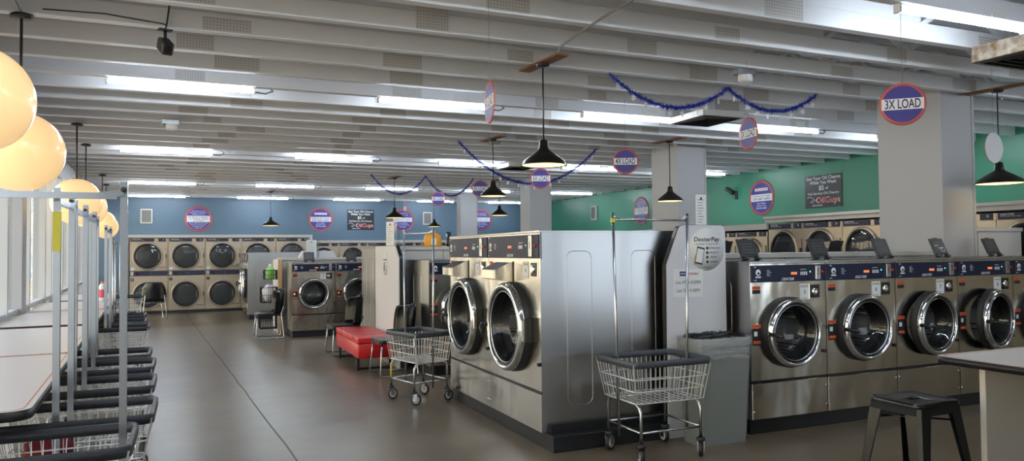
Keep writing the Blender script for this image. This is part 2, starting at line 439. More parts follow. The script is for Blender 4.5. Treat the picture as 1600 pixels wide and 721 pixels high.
tall_l = ['far-wall tall dryer at the left end, beside the window tables', 'second tall dryer from the left on the far blue wall', 'third tall dryer from the left on the far blue wall', 'fourth far-wall tall dryer, half hidden behind the far steel washers', 'fifth and last tall far-wall dryer, where the white trim steps down']
FD = 22.2
used = [False]
def dry(x, y, rz, sc, label, group):
    if not used[0]: o = DRY; o.location = (x, y, 0); o.rotation_euler = (0, 0, rz); o.scale = sc; used[0] = True
    else: o = dup(DRY, (x, y, 0), rz, sc)
    tag(o, label, 'dryer', group)
for i in range(5): dry(-1.51+i*.935, FD, 0, (.935/TW, 1, 1), tall_l[i], 'tall stack dryers on the far wall')
ordn = ['first', 'second', 'third', 'fourth', 'fifth', 'sixth', 'seventh', 'eighth', 'ninth', 'tenth', 'eleventh', 'twelfth', 'thirteenth', 'fourteenth']
for i in range(7): dry(3.17+i*.85, FD, 0, (.85/TW, 1, .925), 'lower stack dryer on the far wall, %s one right of the trim step' % ordn[i], 'lower stack dryers on the far wall')
for i in range(6): dry(9.5, 10.39-i*.82, -PI/2, (.82/TW, 1, 1.0), 'tall stack dryer under the green wall, %s one right of the trim step' % ordn[i], 'tall stack dryers on the green wall')
for i in range(5): dry(9.5, 10.42+(i+1)*.82, -PI/2, (.82/TW, 1, .94), 'lower stack dryer under the green wall, %s one left of the trim step' % ordn[i], 'lower stack dryers on the green wall')
# fascia trim over dryers (with the deck behind)
b = MB()
b.box(-1.62, 3.2, FD-.05, FD+.02, 2.045, 2.13, 'trim_white', .008); b.box(-1.62, 3.2, FD+.0, FARY-.002, 2.06, 2.12, 'trim_white')
b.box(-1.62, -1.53, FD-.05, FD+1.0, 0, 2.05, 'trim_white', .004)
b.box(3.2, 9.45, FD-.05, FD+.02, 1.885, 1.965, 'trim_white', .008); b.box(3.2, 9.45, FD+.0, FARY-.002, 1.90, 1.955, 'trim_white')
b.box(3.17, 3.24, FD-.055, FD+.02, 1.89, 2.13, 'trim_white', .004)
b.box(9.12, 9.5, FD-.02, FARY-.01, 0, 1.9, 'trim_white')
struct('trim_1', b)
b = MB()
b.box(9.44, 9.5, 4.9, 10.43, 2.055, 2.16, 'trim_white', .008); b.box(9.5, GRX-.002, 4.9, 10.43, 2.07, 2.15, 'trim_white')
b.box(9.40, 9.46, 4.9, 10.43, 2.12, 2.17, 'trim_white', .008)
b.box(9.44, 9.5, 10.39, FD+.5, 1.94, 2.05, 'trim_white', .008); b.box(9.5, GRX-.002, 10.43, FD, 1.95, 2.04, 'trim_white')
b.box(9.47, 9.53, 14.6, FD, 0, 1.94, 'trim_white')
struct('trim_2', b)

# ------------------------------------------------------------------ washers
def door_set(t, cx, cz, r, y, hinge_right=True, n=40):
    b = MB(); c = (cx, y, cz)
    gk = 1.03 if r < .35 else 1.015; b.lathe([(r*gk, -.0), (r*gk, .045 if r < .35 else .03), (r*.98, .055), (r*.8, .03)], c, 'y', 'rubber', n)
    b.lathe([(r*.92, .05), (r, .055), (r*1.0, .075), (r*.98, .092), (r*.95, .106), (r*.92, .110), (r*.885, .106), (r*.87, .096)], c, 'y', 'chrome', n)
    b.lathe([(r*.872, .097), (r*.86, .09), (r*.81, .086), (r*.785, .06), (r*.77, .0)], c, 'y', 'rubber', n); b.lathe([(r*.815, .088), (r*.805, .096), (r*.79, .088)], c, 'y', 'pole_steel', n)
    d = b.build('door', t)
    b = MB(); b.lathe([(r*.79, .075), (r*.74, .05), (r*.66, .0), (r*.56, -.05), (r*.52, -.06), (.0, -.065)], c, 'y', 'door_glass', n); b.build('glass', d)
    b = MB()
    b.box(cx+r*1.0, cx+r*1.06, y-.07, y-.0, cz-r*.27, cz+r*.27, 'dark_metal', .006); b.box(cx+r*.97, cx+r*1.02, y-.09, y-.05, cz-r*.24, cz+r*.24, 'chrome', .006)
    b.build('hinge', d)
    b = MB()
    if r < .35: b.tube([(cx-r*.95, y-.09, cz), (cx-r*.95, y-.15, cz-.002), (cx-r*.90, y-.23, cz-.008)], [.02, .015, .010], 'black', 8)
    else: b.tube([(cx-r*.97, y-.09, cz-.01), (cx-r*.98, y-.15, cz-.005), (cx-r*.9, y-.17, cz-.03), (cx-r*.80, y-.175, cz-.11)], [.018, .02, .02, .014], 'black', 8)
    b.build('handle', d)
    return d
def washer(name, w, dp, h0, h1, ctl, top, cz, r, cx, seam, kind):
    t = thing(name); y = 0; st = 'steel'
    b = MB()
    b.box(.004, w-.004, .004, dp, h0, h1, 'steel_side') if False else None
    # shell without front
    vs = [(.004, y, h0), (w-.004, y, h0), (w-.004, y, h1), (.004, y, h1), (.004, dp, h0), (w-.004, dp, h0), (w-.004, dp, h1), (.004, dp, h1)]
    b.add(vs, [(0, 4, 7, 3), (1, 2, 6, 5), (4, 5, 6, 7), (3, 7, 6, 2), (0, 1, 5, 4)], 'steel_side')
    holed(b, .004, w-.004, seam+.012, ctl, cx, cz, r*.86, y, st)
    b.box(.004, w-.004, y-.003, y+.01, ctl, h1, 'steel')
    # drum
    b.lathe([(r*.86, 0), (r*.80, -.03), (r*.72, -.08)], (cx, y, cz), 'y', 'rubber', 36)
    b.lathe([(r*.86, -.08), (r*.86, -.5), (0, -.5)], (cx, y, cz), 'y', 'drum', 36)
    for k in range(3):
        a = k*2*PI/3+.5; b.tube([(cx+math.cos(a)*r*.8, y+.12, cz+math.sin(a)*r*.8), (cx+math.cos(a)*r*.8, y+.48, cz+math.sin(a)*r*.8)], .03, 'drum', 6)
    # relief rectangles pressed in the sides
    insets = [(.24, .47)] if dp < 1.1 else [(.24, .47), (.86, 1.10)]
    for (a, c) in insets:
        for sx in (.004, w-.004):
            p = [(sx, q[0], q[1]) for q in rrect(a, c, h0+.2, h1-.17, .06, 5)]
            b.tube(p, .0028, 'steel_side', 6, closed=True)
    b.box(.003, w-.003, -.01, dp, h1-.02, h1, 'steel_side', .004)
    b.build('cabinet', t)
    b = MB(); b.box(.006, w-.006, y-.006, y+.01, h0, seam-.012, 'steel', .003); b.box(.004, w-.004, y-.002, y+.01, seam-.014, seam+.012, 'black')
    for zz in (h0+.07, seam-.08):
        for xx in (.022, w-.022): b.lathe([(.007, 0), (.007, .006), (0, .008)], (xx, y-.006, zz), 'y', 'chrome', 8)
    b.build('lower_panel', t)
    # control panel
    b = MB(); z0, z1 = ctl+.008, top; zc = (z0+z1)/2; hh = z1-z0
    b.box(.012, w-.012, y-.014, y, z0, z1, 'navy', .003); yf = y-.0155
    b.text('DEXTER', w*.48, yf, z0+.022, .032, 'text_white', .14, True, .35)
    b.text('140G' if kind == 1 else '80#', .05, yf, z0+.018, .016, 'text_white'); b.text('30#' if kind == 1 else '80#', .05, yf, z1-.014, .016, 'text_white', None, True)
    b.disc((.085, yf, zc+.012), .028, 'y', 'text_white', 12); b.disc((.088, yf-.0006, zc+.004), .013, 'y', 'navy', 10); b.box(.055, .115, yf-.0006, yf, zc-.034, zc-.022, 'text_white')
    for j in range(5): b.box(.18, .18+.03+.012*((j*7) % 3), yf-.0006, yf, zc+.03-j*.012, zc+.033-j*.012, 'text_white')
    b.box(w*.52, w*.60, yf-.0008, yf, zc-.012, zc+.010, 'led_orange') if kind == 1 else b.box(w*.44, w*.51, yf-.0008, yf, zc-.012, zc+.010, 'led_orange')
    for j in range(4): b.box(w*.645+j*.022, w*.645+j*.022+.012, yf-.0008, yf, zc-.018, zc+.012, 'text_white')
    b.box(w*.645, w*.72, yf-.0006, yf, zc+.03, zc+.034, 'text_white')
    b.disc((w*.775, yf-.0006, zc+.01), .008, 'y', 'led_green', 8)
    b.build('control_panel', t)
    b = MB(); b.box(w*.84, w*.84+.06, y-.028, y-.01, z0+.012, z1-.008, 'pole_steel', .004); b.box(w*.84+.026, w*.84+.034, y-.0295, y-.028, zc-.02, zc+.04, 'black'); b.build('coin_slot', t)
    b = MB(); b.lathe([(.014, 0), (.014, .012), (0, .014)], (w*.935, y-.014, zc+.005), 'y', 'button_red', 12); b.build('stop_button', t)
    # labels, card and lock
    b = MB(); b.box(.03, .115, y-.0025, y, ctl-.055, ctl-.025, 'orange'); b.box(.03, .115, y-.0025, y, ctl-.09, ctl-.057, 'black_matte')
    b.text('WARNING', .072, y-.003, ctl-.04, .016, 'text_black', None, True)
    b.build('warning_label', t)
    b = MB(); b.box(.025, .115, y-.0025, y, cz+.05, cz+.08, 'orange'); b.box(.025, .115, y-.0025, y, cz-.10, cz+.047, 'black_matte'); b.box(.04, .075, y-.0032, y-.0024, cz-.02, cz+.02, 'text_white'); b.box(.03, .11, y-.0032, y-.0024, cz-.085, cz-.06, 'orange')
    b.text('WARNING', .07, y-.003, cz+.065, .015, 'text_black', None, True)
    b.build('hazard_label', t)
    cz2 = ctl-.085
    kx = w*.845 if kind == 1 else w*.90
    b = MB(); b.box(kx-.065, kx+.06, y-.006, y, cz2-.065, cz2+.065, 'chrome', .002); b.box(kx-.058, kx+.053, y-.010, y-.004, cz2-.058, cz2+.058, 'black')
    b.lathe([(.034, 0), (.034, .014), (.02, .018), (.0, .012)], (kx-.01, y-.008, cz2), 'y', 'chrome', 16); b.build('coin_lock', t)
    b = MB(); b.box(w-.055, w-.02, y-.02, y, .66, .69, 'black', .005); b.build('latch', t)
    if kind == 2:
        b = MB(); x0, x1 = .25, .58; za, zb = ctl-.18, ctl-.03
        b.prism([(y, zb), (y-.03, zb), (y-.17, za+.085), (y-.17, za+.01), (y-.12, za-.005), (y, za-.02)], x0, x1, 'steel', 'yz')
        b.add([(x0+.01, y-.034, zb), (x1-.01, y-.034, zb), (x1-.01, y-.168, za+.088), (x0+.01, y-.168, za+.088)], [(0, 1, 2, 3)], 'black')
        b.box(x1, x1+.012, y-.006, y, za-.03, zb+.01, 'black'); b.build('soap_dispenser', t)
    b = MB(); b.lathe([(.008, 0), (.008, .008), (0, .01)], (w*.5, y-.003, (top+h1)/2), 'y', 'chrome', 8); b.build('top_lock', t)
    door_set(t, cx, cz, r, y)
    return t
def numcard(t, x, z, num):
    b = MB(); b.box(x-.055, x+.055, -.004, -.001, z-.07, z+.07, 'paper'); b.box(x-.05, x+.05, -.0045, -.004, z+.035, z+.06, 'off_white'); b.text('Laundromat', x, -.005, z+.047, .016, 'text_black', .08)
    if num: b.text(num, x, -.005, z-.005, .05, 'text_black', None, True)
    b.box(x-.04, x+.03, -.005, -.004, z-.06, z-.057, 'text_black'); o = b.build('number_card', t); return o
W1 = washer('front_load_washer', .88, .74, .13, 1.49, 1.30, 1.455, .865, .30, .43, .45, 1)
W2 = washer('large_front_load_washer', 1.145, 1.30, .13, 1.765, 1.53, 1.735, .94, .385, .57, .45, 2)
def lid(t, x, y, z, back=False, panel=False, ang=28, w=.21, h=.19):
    b = MB(); b.T = Matrix.Translation((x, y, z)) @ Matrix.Rotation(-math.radians(ang), 4, 'X')
    b.box(-w/2, w/2, -.008, .008, .03, .03+h, 'lid_plastic', .006)
    b.box(-w/2+.02, w/2-.02, -.012, -.007, .05, h+.01, 'lid_plastic', .003)
    b.box(-.03, .03, -.006, .006, .03+h, .037+h, 'lid_plastic')
    for k in range(4): b.box(-w/2+.035, w/2-.05, -.0135, -.0118, .075+k*.03, .078+k*.03, 'cord_grey')
    if panel:
        b.box(-.07, -.01, -.0145, -.012, .13, .136, 'text_white'); b.box(-.02, .05, -.0145, -.012, .10, .106, 'text_white'); b.lathe([(.03, 0), (.03, .002), (.025, .002)], (.04, -.012, .085), 'y', 'text_white', 14)
    for s in (-1, 1): b.box(s*w*.33-.014, s*w*.33+.014, -.03, .012, .0, .034, 'lid_plastic', .003)
    for s in (-1, 1): b.box(s*w*.33-.03, s*w*.33+.03, -.035, .015, .0, .010, 'lid_plastic')
    o = b.build('soap_lid', t); return o
# near block (three and four), fronts to the aisle
o = W2; o.location = (2.60, 7.73, 0); o.rotation_euler = (0, 0, -PI/2)
c3 = dup(W2, (2.60, 6.585, 0), -PI/2)
numcard(o, .855, 1.44, '3'); numcard(c3, .855, 1.44, '4')
tag(o, 'large steel washer facing the aisle, farther of the near pair beside the cart', 'washer', 'large washers facing the aisle')
tag(c3, 'large steel washer facing the aisle, nearest one, at the block corner', 'washer', 'large washers facing the aisle')
# row A
rowx = [4.41, 5.28, 6.165, 7.035, 7.885, 8.755]
FY = 5.07
labs = ['steel washer numbered 5, first in the near row, beside the bin', 'steel washer numbered 6, second in the near row', 'steel washer numbered 7, third in the near row', 'steel washer numbered 8, fourth in the near row, partly behind the table', 'steel washer cut by the right edge of the photo, fifth in near row', None]
import copy
base = None
for i in range(5):
    w = (rowx[i+1]-rowx[i])
    o = W1 if i == 0 else dup(W1, (0, 0, 0), skip=('number_card', 'soap_lid'))
    o.location = (rowx[i], FY, 0); o.scale = (w/.88, 1, 1)
    tag(o, labs[i], 'washer', 'numbered washers in the near right row')
    if i == 0: ROWA0 = o
for i, o in enumerate([x for x in bpy.data.objects if x.get('group') == 'numbered washers in the near right row']):
    numcard(o, .625, 1.215, ['5', '6', '7', '8', '9'][i]); lid(o, .43, .46, 1.491, panel=(i == 3), ang=24, w=.22)
    if i in (2, 3):
        th = math.radians((5, 9)[i-2]); h = Vector((.43+.30*1.03, 0, 0)); dr = [c for c in kids(o) if c.name.startswith('door')][0]
        dr.rotation_euler = (0, 0, th); dr.location = h-Matrix.Rotation(th, 3, 'Z') @ h; dr['label'] = 'round door standing ajar'
W1C = ROWA0
# washers on the far side of the near bulkhead (backs hidden; their lids show)
for i in range(4):
    w = .88
    o = dup(W1C, (5.30+i*.88, 7.56, 0), PI, None, skip=('number_card',))
    tag(o, 'washer behind the near white bulkhead, only its raised black lid showing, %s from left' % ordn[i], 'washer', 'washers behind the near bulkhead')
# mid row facing the camera
mid_l = ['steel washer with its side towards the chairs, behind the small laundry cart', 'steel washer mostly hidden behind the big aisle washers, next to the mid row end']
for i in range(2):
    o = dup(W1C, (2.80+i*.885, 9.20, 0), 0, (1, 1.5, 1), skip=('soap_lid',)); tag(o, mid_l[i], 'washer', 'washers in the middle row')
o = dup(W2, (3.78, 12.93, 0), PI, (.92, .76, .935)); tag(o, 'tall steel washer seen from its side behind the white mid panel and red bench', 'washer')
# row 3
r3 = ['small steel washer at the left end of the third row, near wire racks', 'small steel washer second in the third row, left of the white panel', 'small steel washer third in third row, behind the tall steel side panel']
for i in range(3):
    o = dup(W1C, (1.74+i*.83, 14.56, 0), 0, (.83/.88, 1.15, .953), skip=() if i < 2 else ('number_card',)); tag(o, r3[i], 'washer', 'washers in the third row')
# far block facing the aisle
fb = ['far large steel washer facing the aisle with its side to the camera', 'far large steel washer facing the aisle, the one nearest the far dryers']
for i in range(2):
    o = dup(W2, (1.25, 19.95+i*.9, 0), -PI/2, (.9/1.145, .95, .92)); tag(o, fb[i], 'washer', 'far washers facing the aisle')

# curbs under washers
b = MB(); b.box(2.63, 4.0, 5.30, 7.78, 0, .128, 'curb_black', .004); b.box(2.66, 3.9, 5.40, 5.44, .1, .2, 'curb_black'); struct('trim_3', b)
b = MB(); b.box(4.42, 13.0 if False else 8.76, 5.10, 5.82, 0, .128, 'curb_black', .004); struct('trim_4', b)
b = MB(); b.box(2.84, 4.56, 9.24, 10.3, 0, .128, 'curb_black', .004); struct('trim_5', b)
b = MB(); b.box(1.76, 4.22, 14.60, 15.4, 0, .123, 'curb_black', .004); struct('trim_6', b)
b = MB(); b.box(1.29, 2.45, 19.07, 20.86, 0, .117, 'curb_black', .004); struct('trim_7', b)
b = MB(); b.box(2.77, 3.74, 11.98, 12.88, 0, .118, 'curb_black', .004); struct('trim_8', b)
b = MB(); b.box(4.45, 7.9, 6.84, 7.54, 0, .128, 'curb_black', .004) ; struct('trim_9', b)
# bulkheads
def bulk(x0, x1, y0, y1, z, seams=()):
    b = MB(); b.box(x0, x1, y0, y1, 0, z-.04, 'bulk_white'); b.box(x0-.01, x1+.01, y0-.02, y1+.02, z-.05, z, 'bulk_white', .005)
    for s in seams: b.box(s-.003, s+.003, y0-.003, y0, .1, z-.05, 'seam_dark')
    return struct('partition', b)
bulk(4.42, 7.90, 5.90, 6.76, 1.555, (5.6, 6.8))
bulk(8.47, 9.36, 5.90, 6.76, 1.83, (8.56,))
bulk(3.93, 4.38, 5.46, 7.78, 1.56)
bulk(2.71, 7.70, 10.42, 11.36, 1.675, (3.4, 5.0))
bulk(1.68, 7.0, 15.50, 16.5, 1.50, (3.0,))

# ------------------------------------------------------------------ white end panels
b = MB()
poly = [(3.71, 0), (4.335, 0), (4.335, 1.76), (4.32, 1.795), (4.29, 1.81), (3.90, 1.81), (3.86, 1.80), (3.845, 1.78), (3.715, 1.47)]
pan = thing('end_panel', (0, 0, 0))
b = MB(); b.prism(poly, 5.285, 5.30, 'panel_white'); b.build('face_board', pan)
b = MB(); cx, cz = 4.0, .9
b.prism([((p[0]-cx)*1.015+cx-.004, max(0, (p[1]-cz)*1.004+cz)) for p in poly], 5.301, 5.345, 'black'); b.build('edge_band', pan)
tag(pan, 'tall white end panel with clipped corner between steel washers and grey bin', 'panel')
b = MB(); b.T = Matrix.Translation((4.13, 5.284, 1.60))
b.lathe([(.185, 0), (.185, .0015), (.0, .0015)], (0, 0, 0), 'y', 'paper', 40); y = -.003
b.text('DexterPay', .0, y, .085, .055, 'text_black', .27, True, .1); b.text('LAUNDRY MADE EASY', 0, y, .045, .022, 'text_black', .25)
b.T = b.T @ Matrix.Translation((-.075, 0, -.055)) @ Matrix.Rotation(.2, 4, 'Y')
b.box(-.04, .04, -.0035, -.002, -.075, .075, 'black'); b.box(-.034, .034, -.0045, -.0034, -.06, .06, 'paper')
b.T = Matrix.Translation((4.13, 5.284, 1.60)); b.prism([(-.14, -.14), (-.08, -.12), (-.06, -.06), (-.10, -.02), (-.13, -.06)], -.0028, -.002, 'wood_tan')
for i, s in enumerate(('DOWNLOAD', 'SELECT', 'PAY', 'WASH')):
    b.disc((.005, y, .01-i*.04), .013, 'y', 'text_black', 12); b.text(s, .075, y, .01-i*.04, .02, 'text_black', .035+.012*len(s), True)
b.text('dexterpay.com', 0, y, -.155, .014, 'text_black')
o_ = b.build('round_sticker', pan); o_['label'] = 'round white payment app sticker'
b = MB(); b.T = Matrix.Translation((3.93, 5.284, 1.31)) @ Matrix.Rotation(.02, 4, 'Y')
b.box(-.155, .155, -.002, -.0005, -.12, .12, 'paper'); y = -.003
b.box(-.09, -.03, y, -.002, .06, .10, 'text_navy'); b.text('SUPER', -.06, y-.0005, .08, .018, 'text_white', .05, True); b.text('LAUNDROMAT', .045, y, .08, .026, 'text_red', .13, True, .2)
b.text('Last Wash 8:30PM', 0, y, .005, .042, 'text_black', .26); b.text('Last Dry 9:30PM', 0, y, -.065, .042, 'text_black', .24)
o_ = b.build('paper_notice', pan); o_['label'] = 'white paper with last wash and last dry times'
def brochure(name, x, y, z, w, h, rz, lab):
    t = thing(name, (x, y, z), rz)
    b = MB(); b.box(-w/2, w/2, -.004, 0, 0, h, 'paper', .001)
    for k in range(9): b.box(-w/2+.02, w/2-.03-.01*(k % 3), -.0048, -.004, h-.05-k*h*.09, h-.046-k*h*.09, 'text_black')
    b.disc((0, -.0048, h-.035), .012, 'y', 'text_black', 10); b.build('sheet', t)
    b = MB(); b.box(-w/2-.002, w/2+.05, .001, .004, 0, h+.01, 'clear_acrylic'); b.box(w/2+.045, w/2+.05, .0, .07, 0, h, 'clear_acrylic'); b.box(-w/2, w/2+.05, -.01, .07, -.0, .003, 'clear_acrylic'); b.build('acrylic_stand', t)
    return tag(t, lab, 'sign')
brochure('sign_holder', 4.10, 5.315, 1.811, .12, .27, .1, 'upright clear stand with printed sheet on the near end panel top')
# mid end panel facing the aisle
pan = thing('end_panel', (0, 0, 0))
poly = [(9.98, 0), (11.40, 0), (11.40, 1.66), (11.36, 1.69), (10.22, 1.69), (10.18, 1.68), (10.02, 1.54), (10.0, 1.50)]
b = MB(); b.prism(poly, 2.615, 2.63, 'panel_white', 'yz'); b.build('face_board', pan)
b = MB(); b.prism([(p[0]-.012, p[1]*1.004) for p in poly], 2.631, 2.675, 'black', 'yz'); b.build('edge_band', pan)
tag(pan, 'white end panel behind the red bench, edged in black', 'panel')
b = MB(); b.T = Matrix.Translation((2.613, 10.75, 1.42)) @ Matrix.Rotation(-PI/2, 4, 'Z')
b.lathe([(.16, 0), (.16, .0015), (.0, .0015)], (0, 0, 0), 'y', 'paper', 32); b.text('DexterPay', 0, -.003, .07, .05, 'text_black', .22, True)
for i in range(4): b.box(.0, .09, -.003, -.002, .02-i*.035, .03-i*.035, 'text_black')
b.box(-.08, -.03, -.003, -.002, -.09, .03, 'text_black')
o_ = b.build('round_sticker', pan); o_['label'] = 'round payment app sticker'
brochure('sign_holder', 2.64, 10.55, 1.697, .14, .34, -.9, 'upright printed sheet standing on the white panel behind the bench')
brochure('sign_holder', 2.25, 15.535, 1.502, .20, .36, .0, 'upright printed sheet standing on third row washers before the far dryers')
b = MB(); b.prism([(2.03, 1.50), (2.78, 1.50), (2.70, 1.64), (2.11, 1.64)], 15.62, 15.98, 'panel_white'); tag(b.build('utility_cover'), 'pale grey box cover on the third row bulkhead behind a black lid', 'cover')
t = thing('detergent_bottle', (3.70, 10.62, 1.676)); b = MB(); b.lathe([(.06, 0), (.065, .02), (.065, .06), (.04, .085), (.0, .09)], (0, 0, 0), 'z', 'purple', 18); b.build('bottle_body', t); b = MB(); b.box(-.03, .03, -.066, -.062, .02, .05, 'pink'); b.build('bottle_label', t)
tag(t, 'small purple container peeking above the far corner of the aisle washers', 'container')
# third row end panel with racks
pan = thing('end_panel', (0, 0, 0))
b = MB(); b.box(1.60, 1.66, 15.44, 16.55, 0, 1.47, 'panel_white', .004); b.build('face_board', pan)
b = MB(); b.box(1.585, 1.665, 15.405, 15.438, .0, 1.48, 'wood_tan', .003); b.build('wood_edge', pan)
tag(pan, 'white end panel with tan wood edge beside the hanging wire baskets', 'panel')
def wire_basket(x0, x1, y0, y1, z0, z1, lab):
    b = MB(); r = .004
    for z in (z0, (z0+z1)/2, z1): b.tube([(x0, y0, z), (x1, y0, z), (x1, y1, z), (x0, y1, z)], r if z != z1 else .007, 'black', 5, closed=True)
    n = 7
    for i in range(n+1):
        x = x0+(x1-x0)*i/n
        for y in (y0, y1): b.tube([(x, y, z0), (x, y, z1)], r, 'black', 4)
        b.tube([(x, y0, z0), (x, y1, z0)], r, 'black', 4)
        y = y0+(y1-y0)*i/n
        for x in (x0, x1): b.tube([(x, y, z0), (x, y, z1)], r, 'black', 4)
        b.tube([(x0, y, z0), (x1, y, z0)], r, 'black', 4)
    return tag(b.build('wire_basket'), lab, 'basket', 'black wire baskets on the third row end')
wire_basket(1.34, 1.58, 15.5, 15.8, 1.08, 1.26, 'upper black wire basket holding a green bottle')
wire_basket(1.28, 1.58, 15.45, 15.85, .62, .92, 'middle black wire basket full of white cloth')
wire_basket(1.26, 1.58, 15.5, 15.9, .10, .42, 'lowest black wire basket, empty, behind the chair')
t = thing('detergent_bottle', (1.46, 15.62, 1.085))
b = MB(); b.lathe([(.08, 0), (.09, .02), (.09, .17), (.06, .23), (.03, .25)], (0, 0, 0), 'z', 'green_bottle', 20, cap=True); b.build('bottle_body', t)
b = MB(); b.lathe([(.033, .25), (.033, .30), (0, .30)], (0, 0, 0), 'z', 'white', 14); b.build('bottle_cap', t)
tag(t, 'pale green detergent bottle in the upper wire basket', 'bottle')
def lump(cx, cy, cz, rx, ry, rz_, m, seed, name, n=18, k=10):
    r = random.Random(seed); vs = []; fs = []
    for i in range(k+1):
        th = PI*i/k
        for j in range(n):
            ph = 2*PI*j/n; q = 1+r.uniform(-.13, .13)
            vs.append((cx+rx*math.sin(th)*math.cos(ph)*q, cy+ry*math.sin(th)*math.sin(ph)*q, cz+rz_*math.cos(th)*q))
    for i in range(k):
        for j in range(n): fs.append((i*n+j, i*n+(j+1) % n, (i+1)*n+(j+1) % n, (i+1)*n+j))
    b = MB(); b.add(vs, fs, m, True); return b.build(name)
tag(lump(1.43, 15.65, .80, .12, .15, .17, 'towel', 3, 'white_towel'), 'crumpled white cloth piled in the middle wire basket', 'towel')

# ------------------------------------------------------------------ things on the mid bulkhead
t = thing('detergent_jug', (3.30, 10.62, 1.676))
b = MB(); b.T = Matrix.Scale(.62, 4, (0, 1, 0))
b.lathe([(.125, 0), (.135, .02), (.135, .13), (.12, .17), (.07, .20), (.05, .205)], (0, 0, 0), 'z', 'amber_plastic', 24, cap=True); b.T = Matrix.Identity(4)
b.box(-.05, .03, -.092, -.083, .03, .12, 'paper'); b.build('jug_body', t)
b = MB(); b.lathe([(.045, .2), (.045, .235), (0, .235)], (0, 0, 0), 'z', 'amber_plastic', 14); b.build('jug_cap', t)
tag(t, 'amber plastic detergent jug on the white bulkhead, framed by the cart poles', 'jug')
t = thing('spray_bottle', (3.56, 10.62, 1.676))
b = MB(); b.lathe([(.04, 0), (.045, .02), (.045, .10), (.03, .15), (.018, .17)], (0, 0, 0), 'z', 'black_gloss', 16, cap=True); b.build('bottle_body', t)
b = MB(); b.lathe([(.02, .17), (.02, .2), (0, .2)], (0, 0, 0), 'z', 'black', 10); b.box(-.05, .02, -.015, .015, .19, .22, 'black', .004); b.box(-.05, -.04, -.008, .008, .15, .2, 'white'); b.build('spray_head', t)
tag(t, 'dark spray bottle on the white bulkhead right of the amber jug', 'bottle')

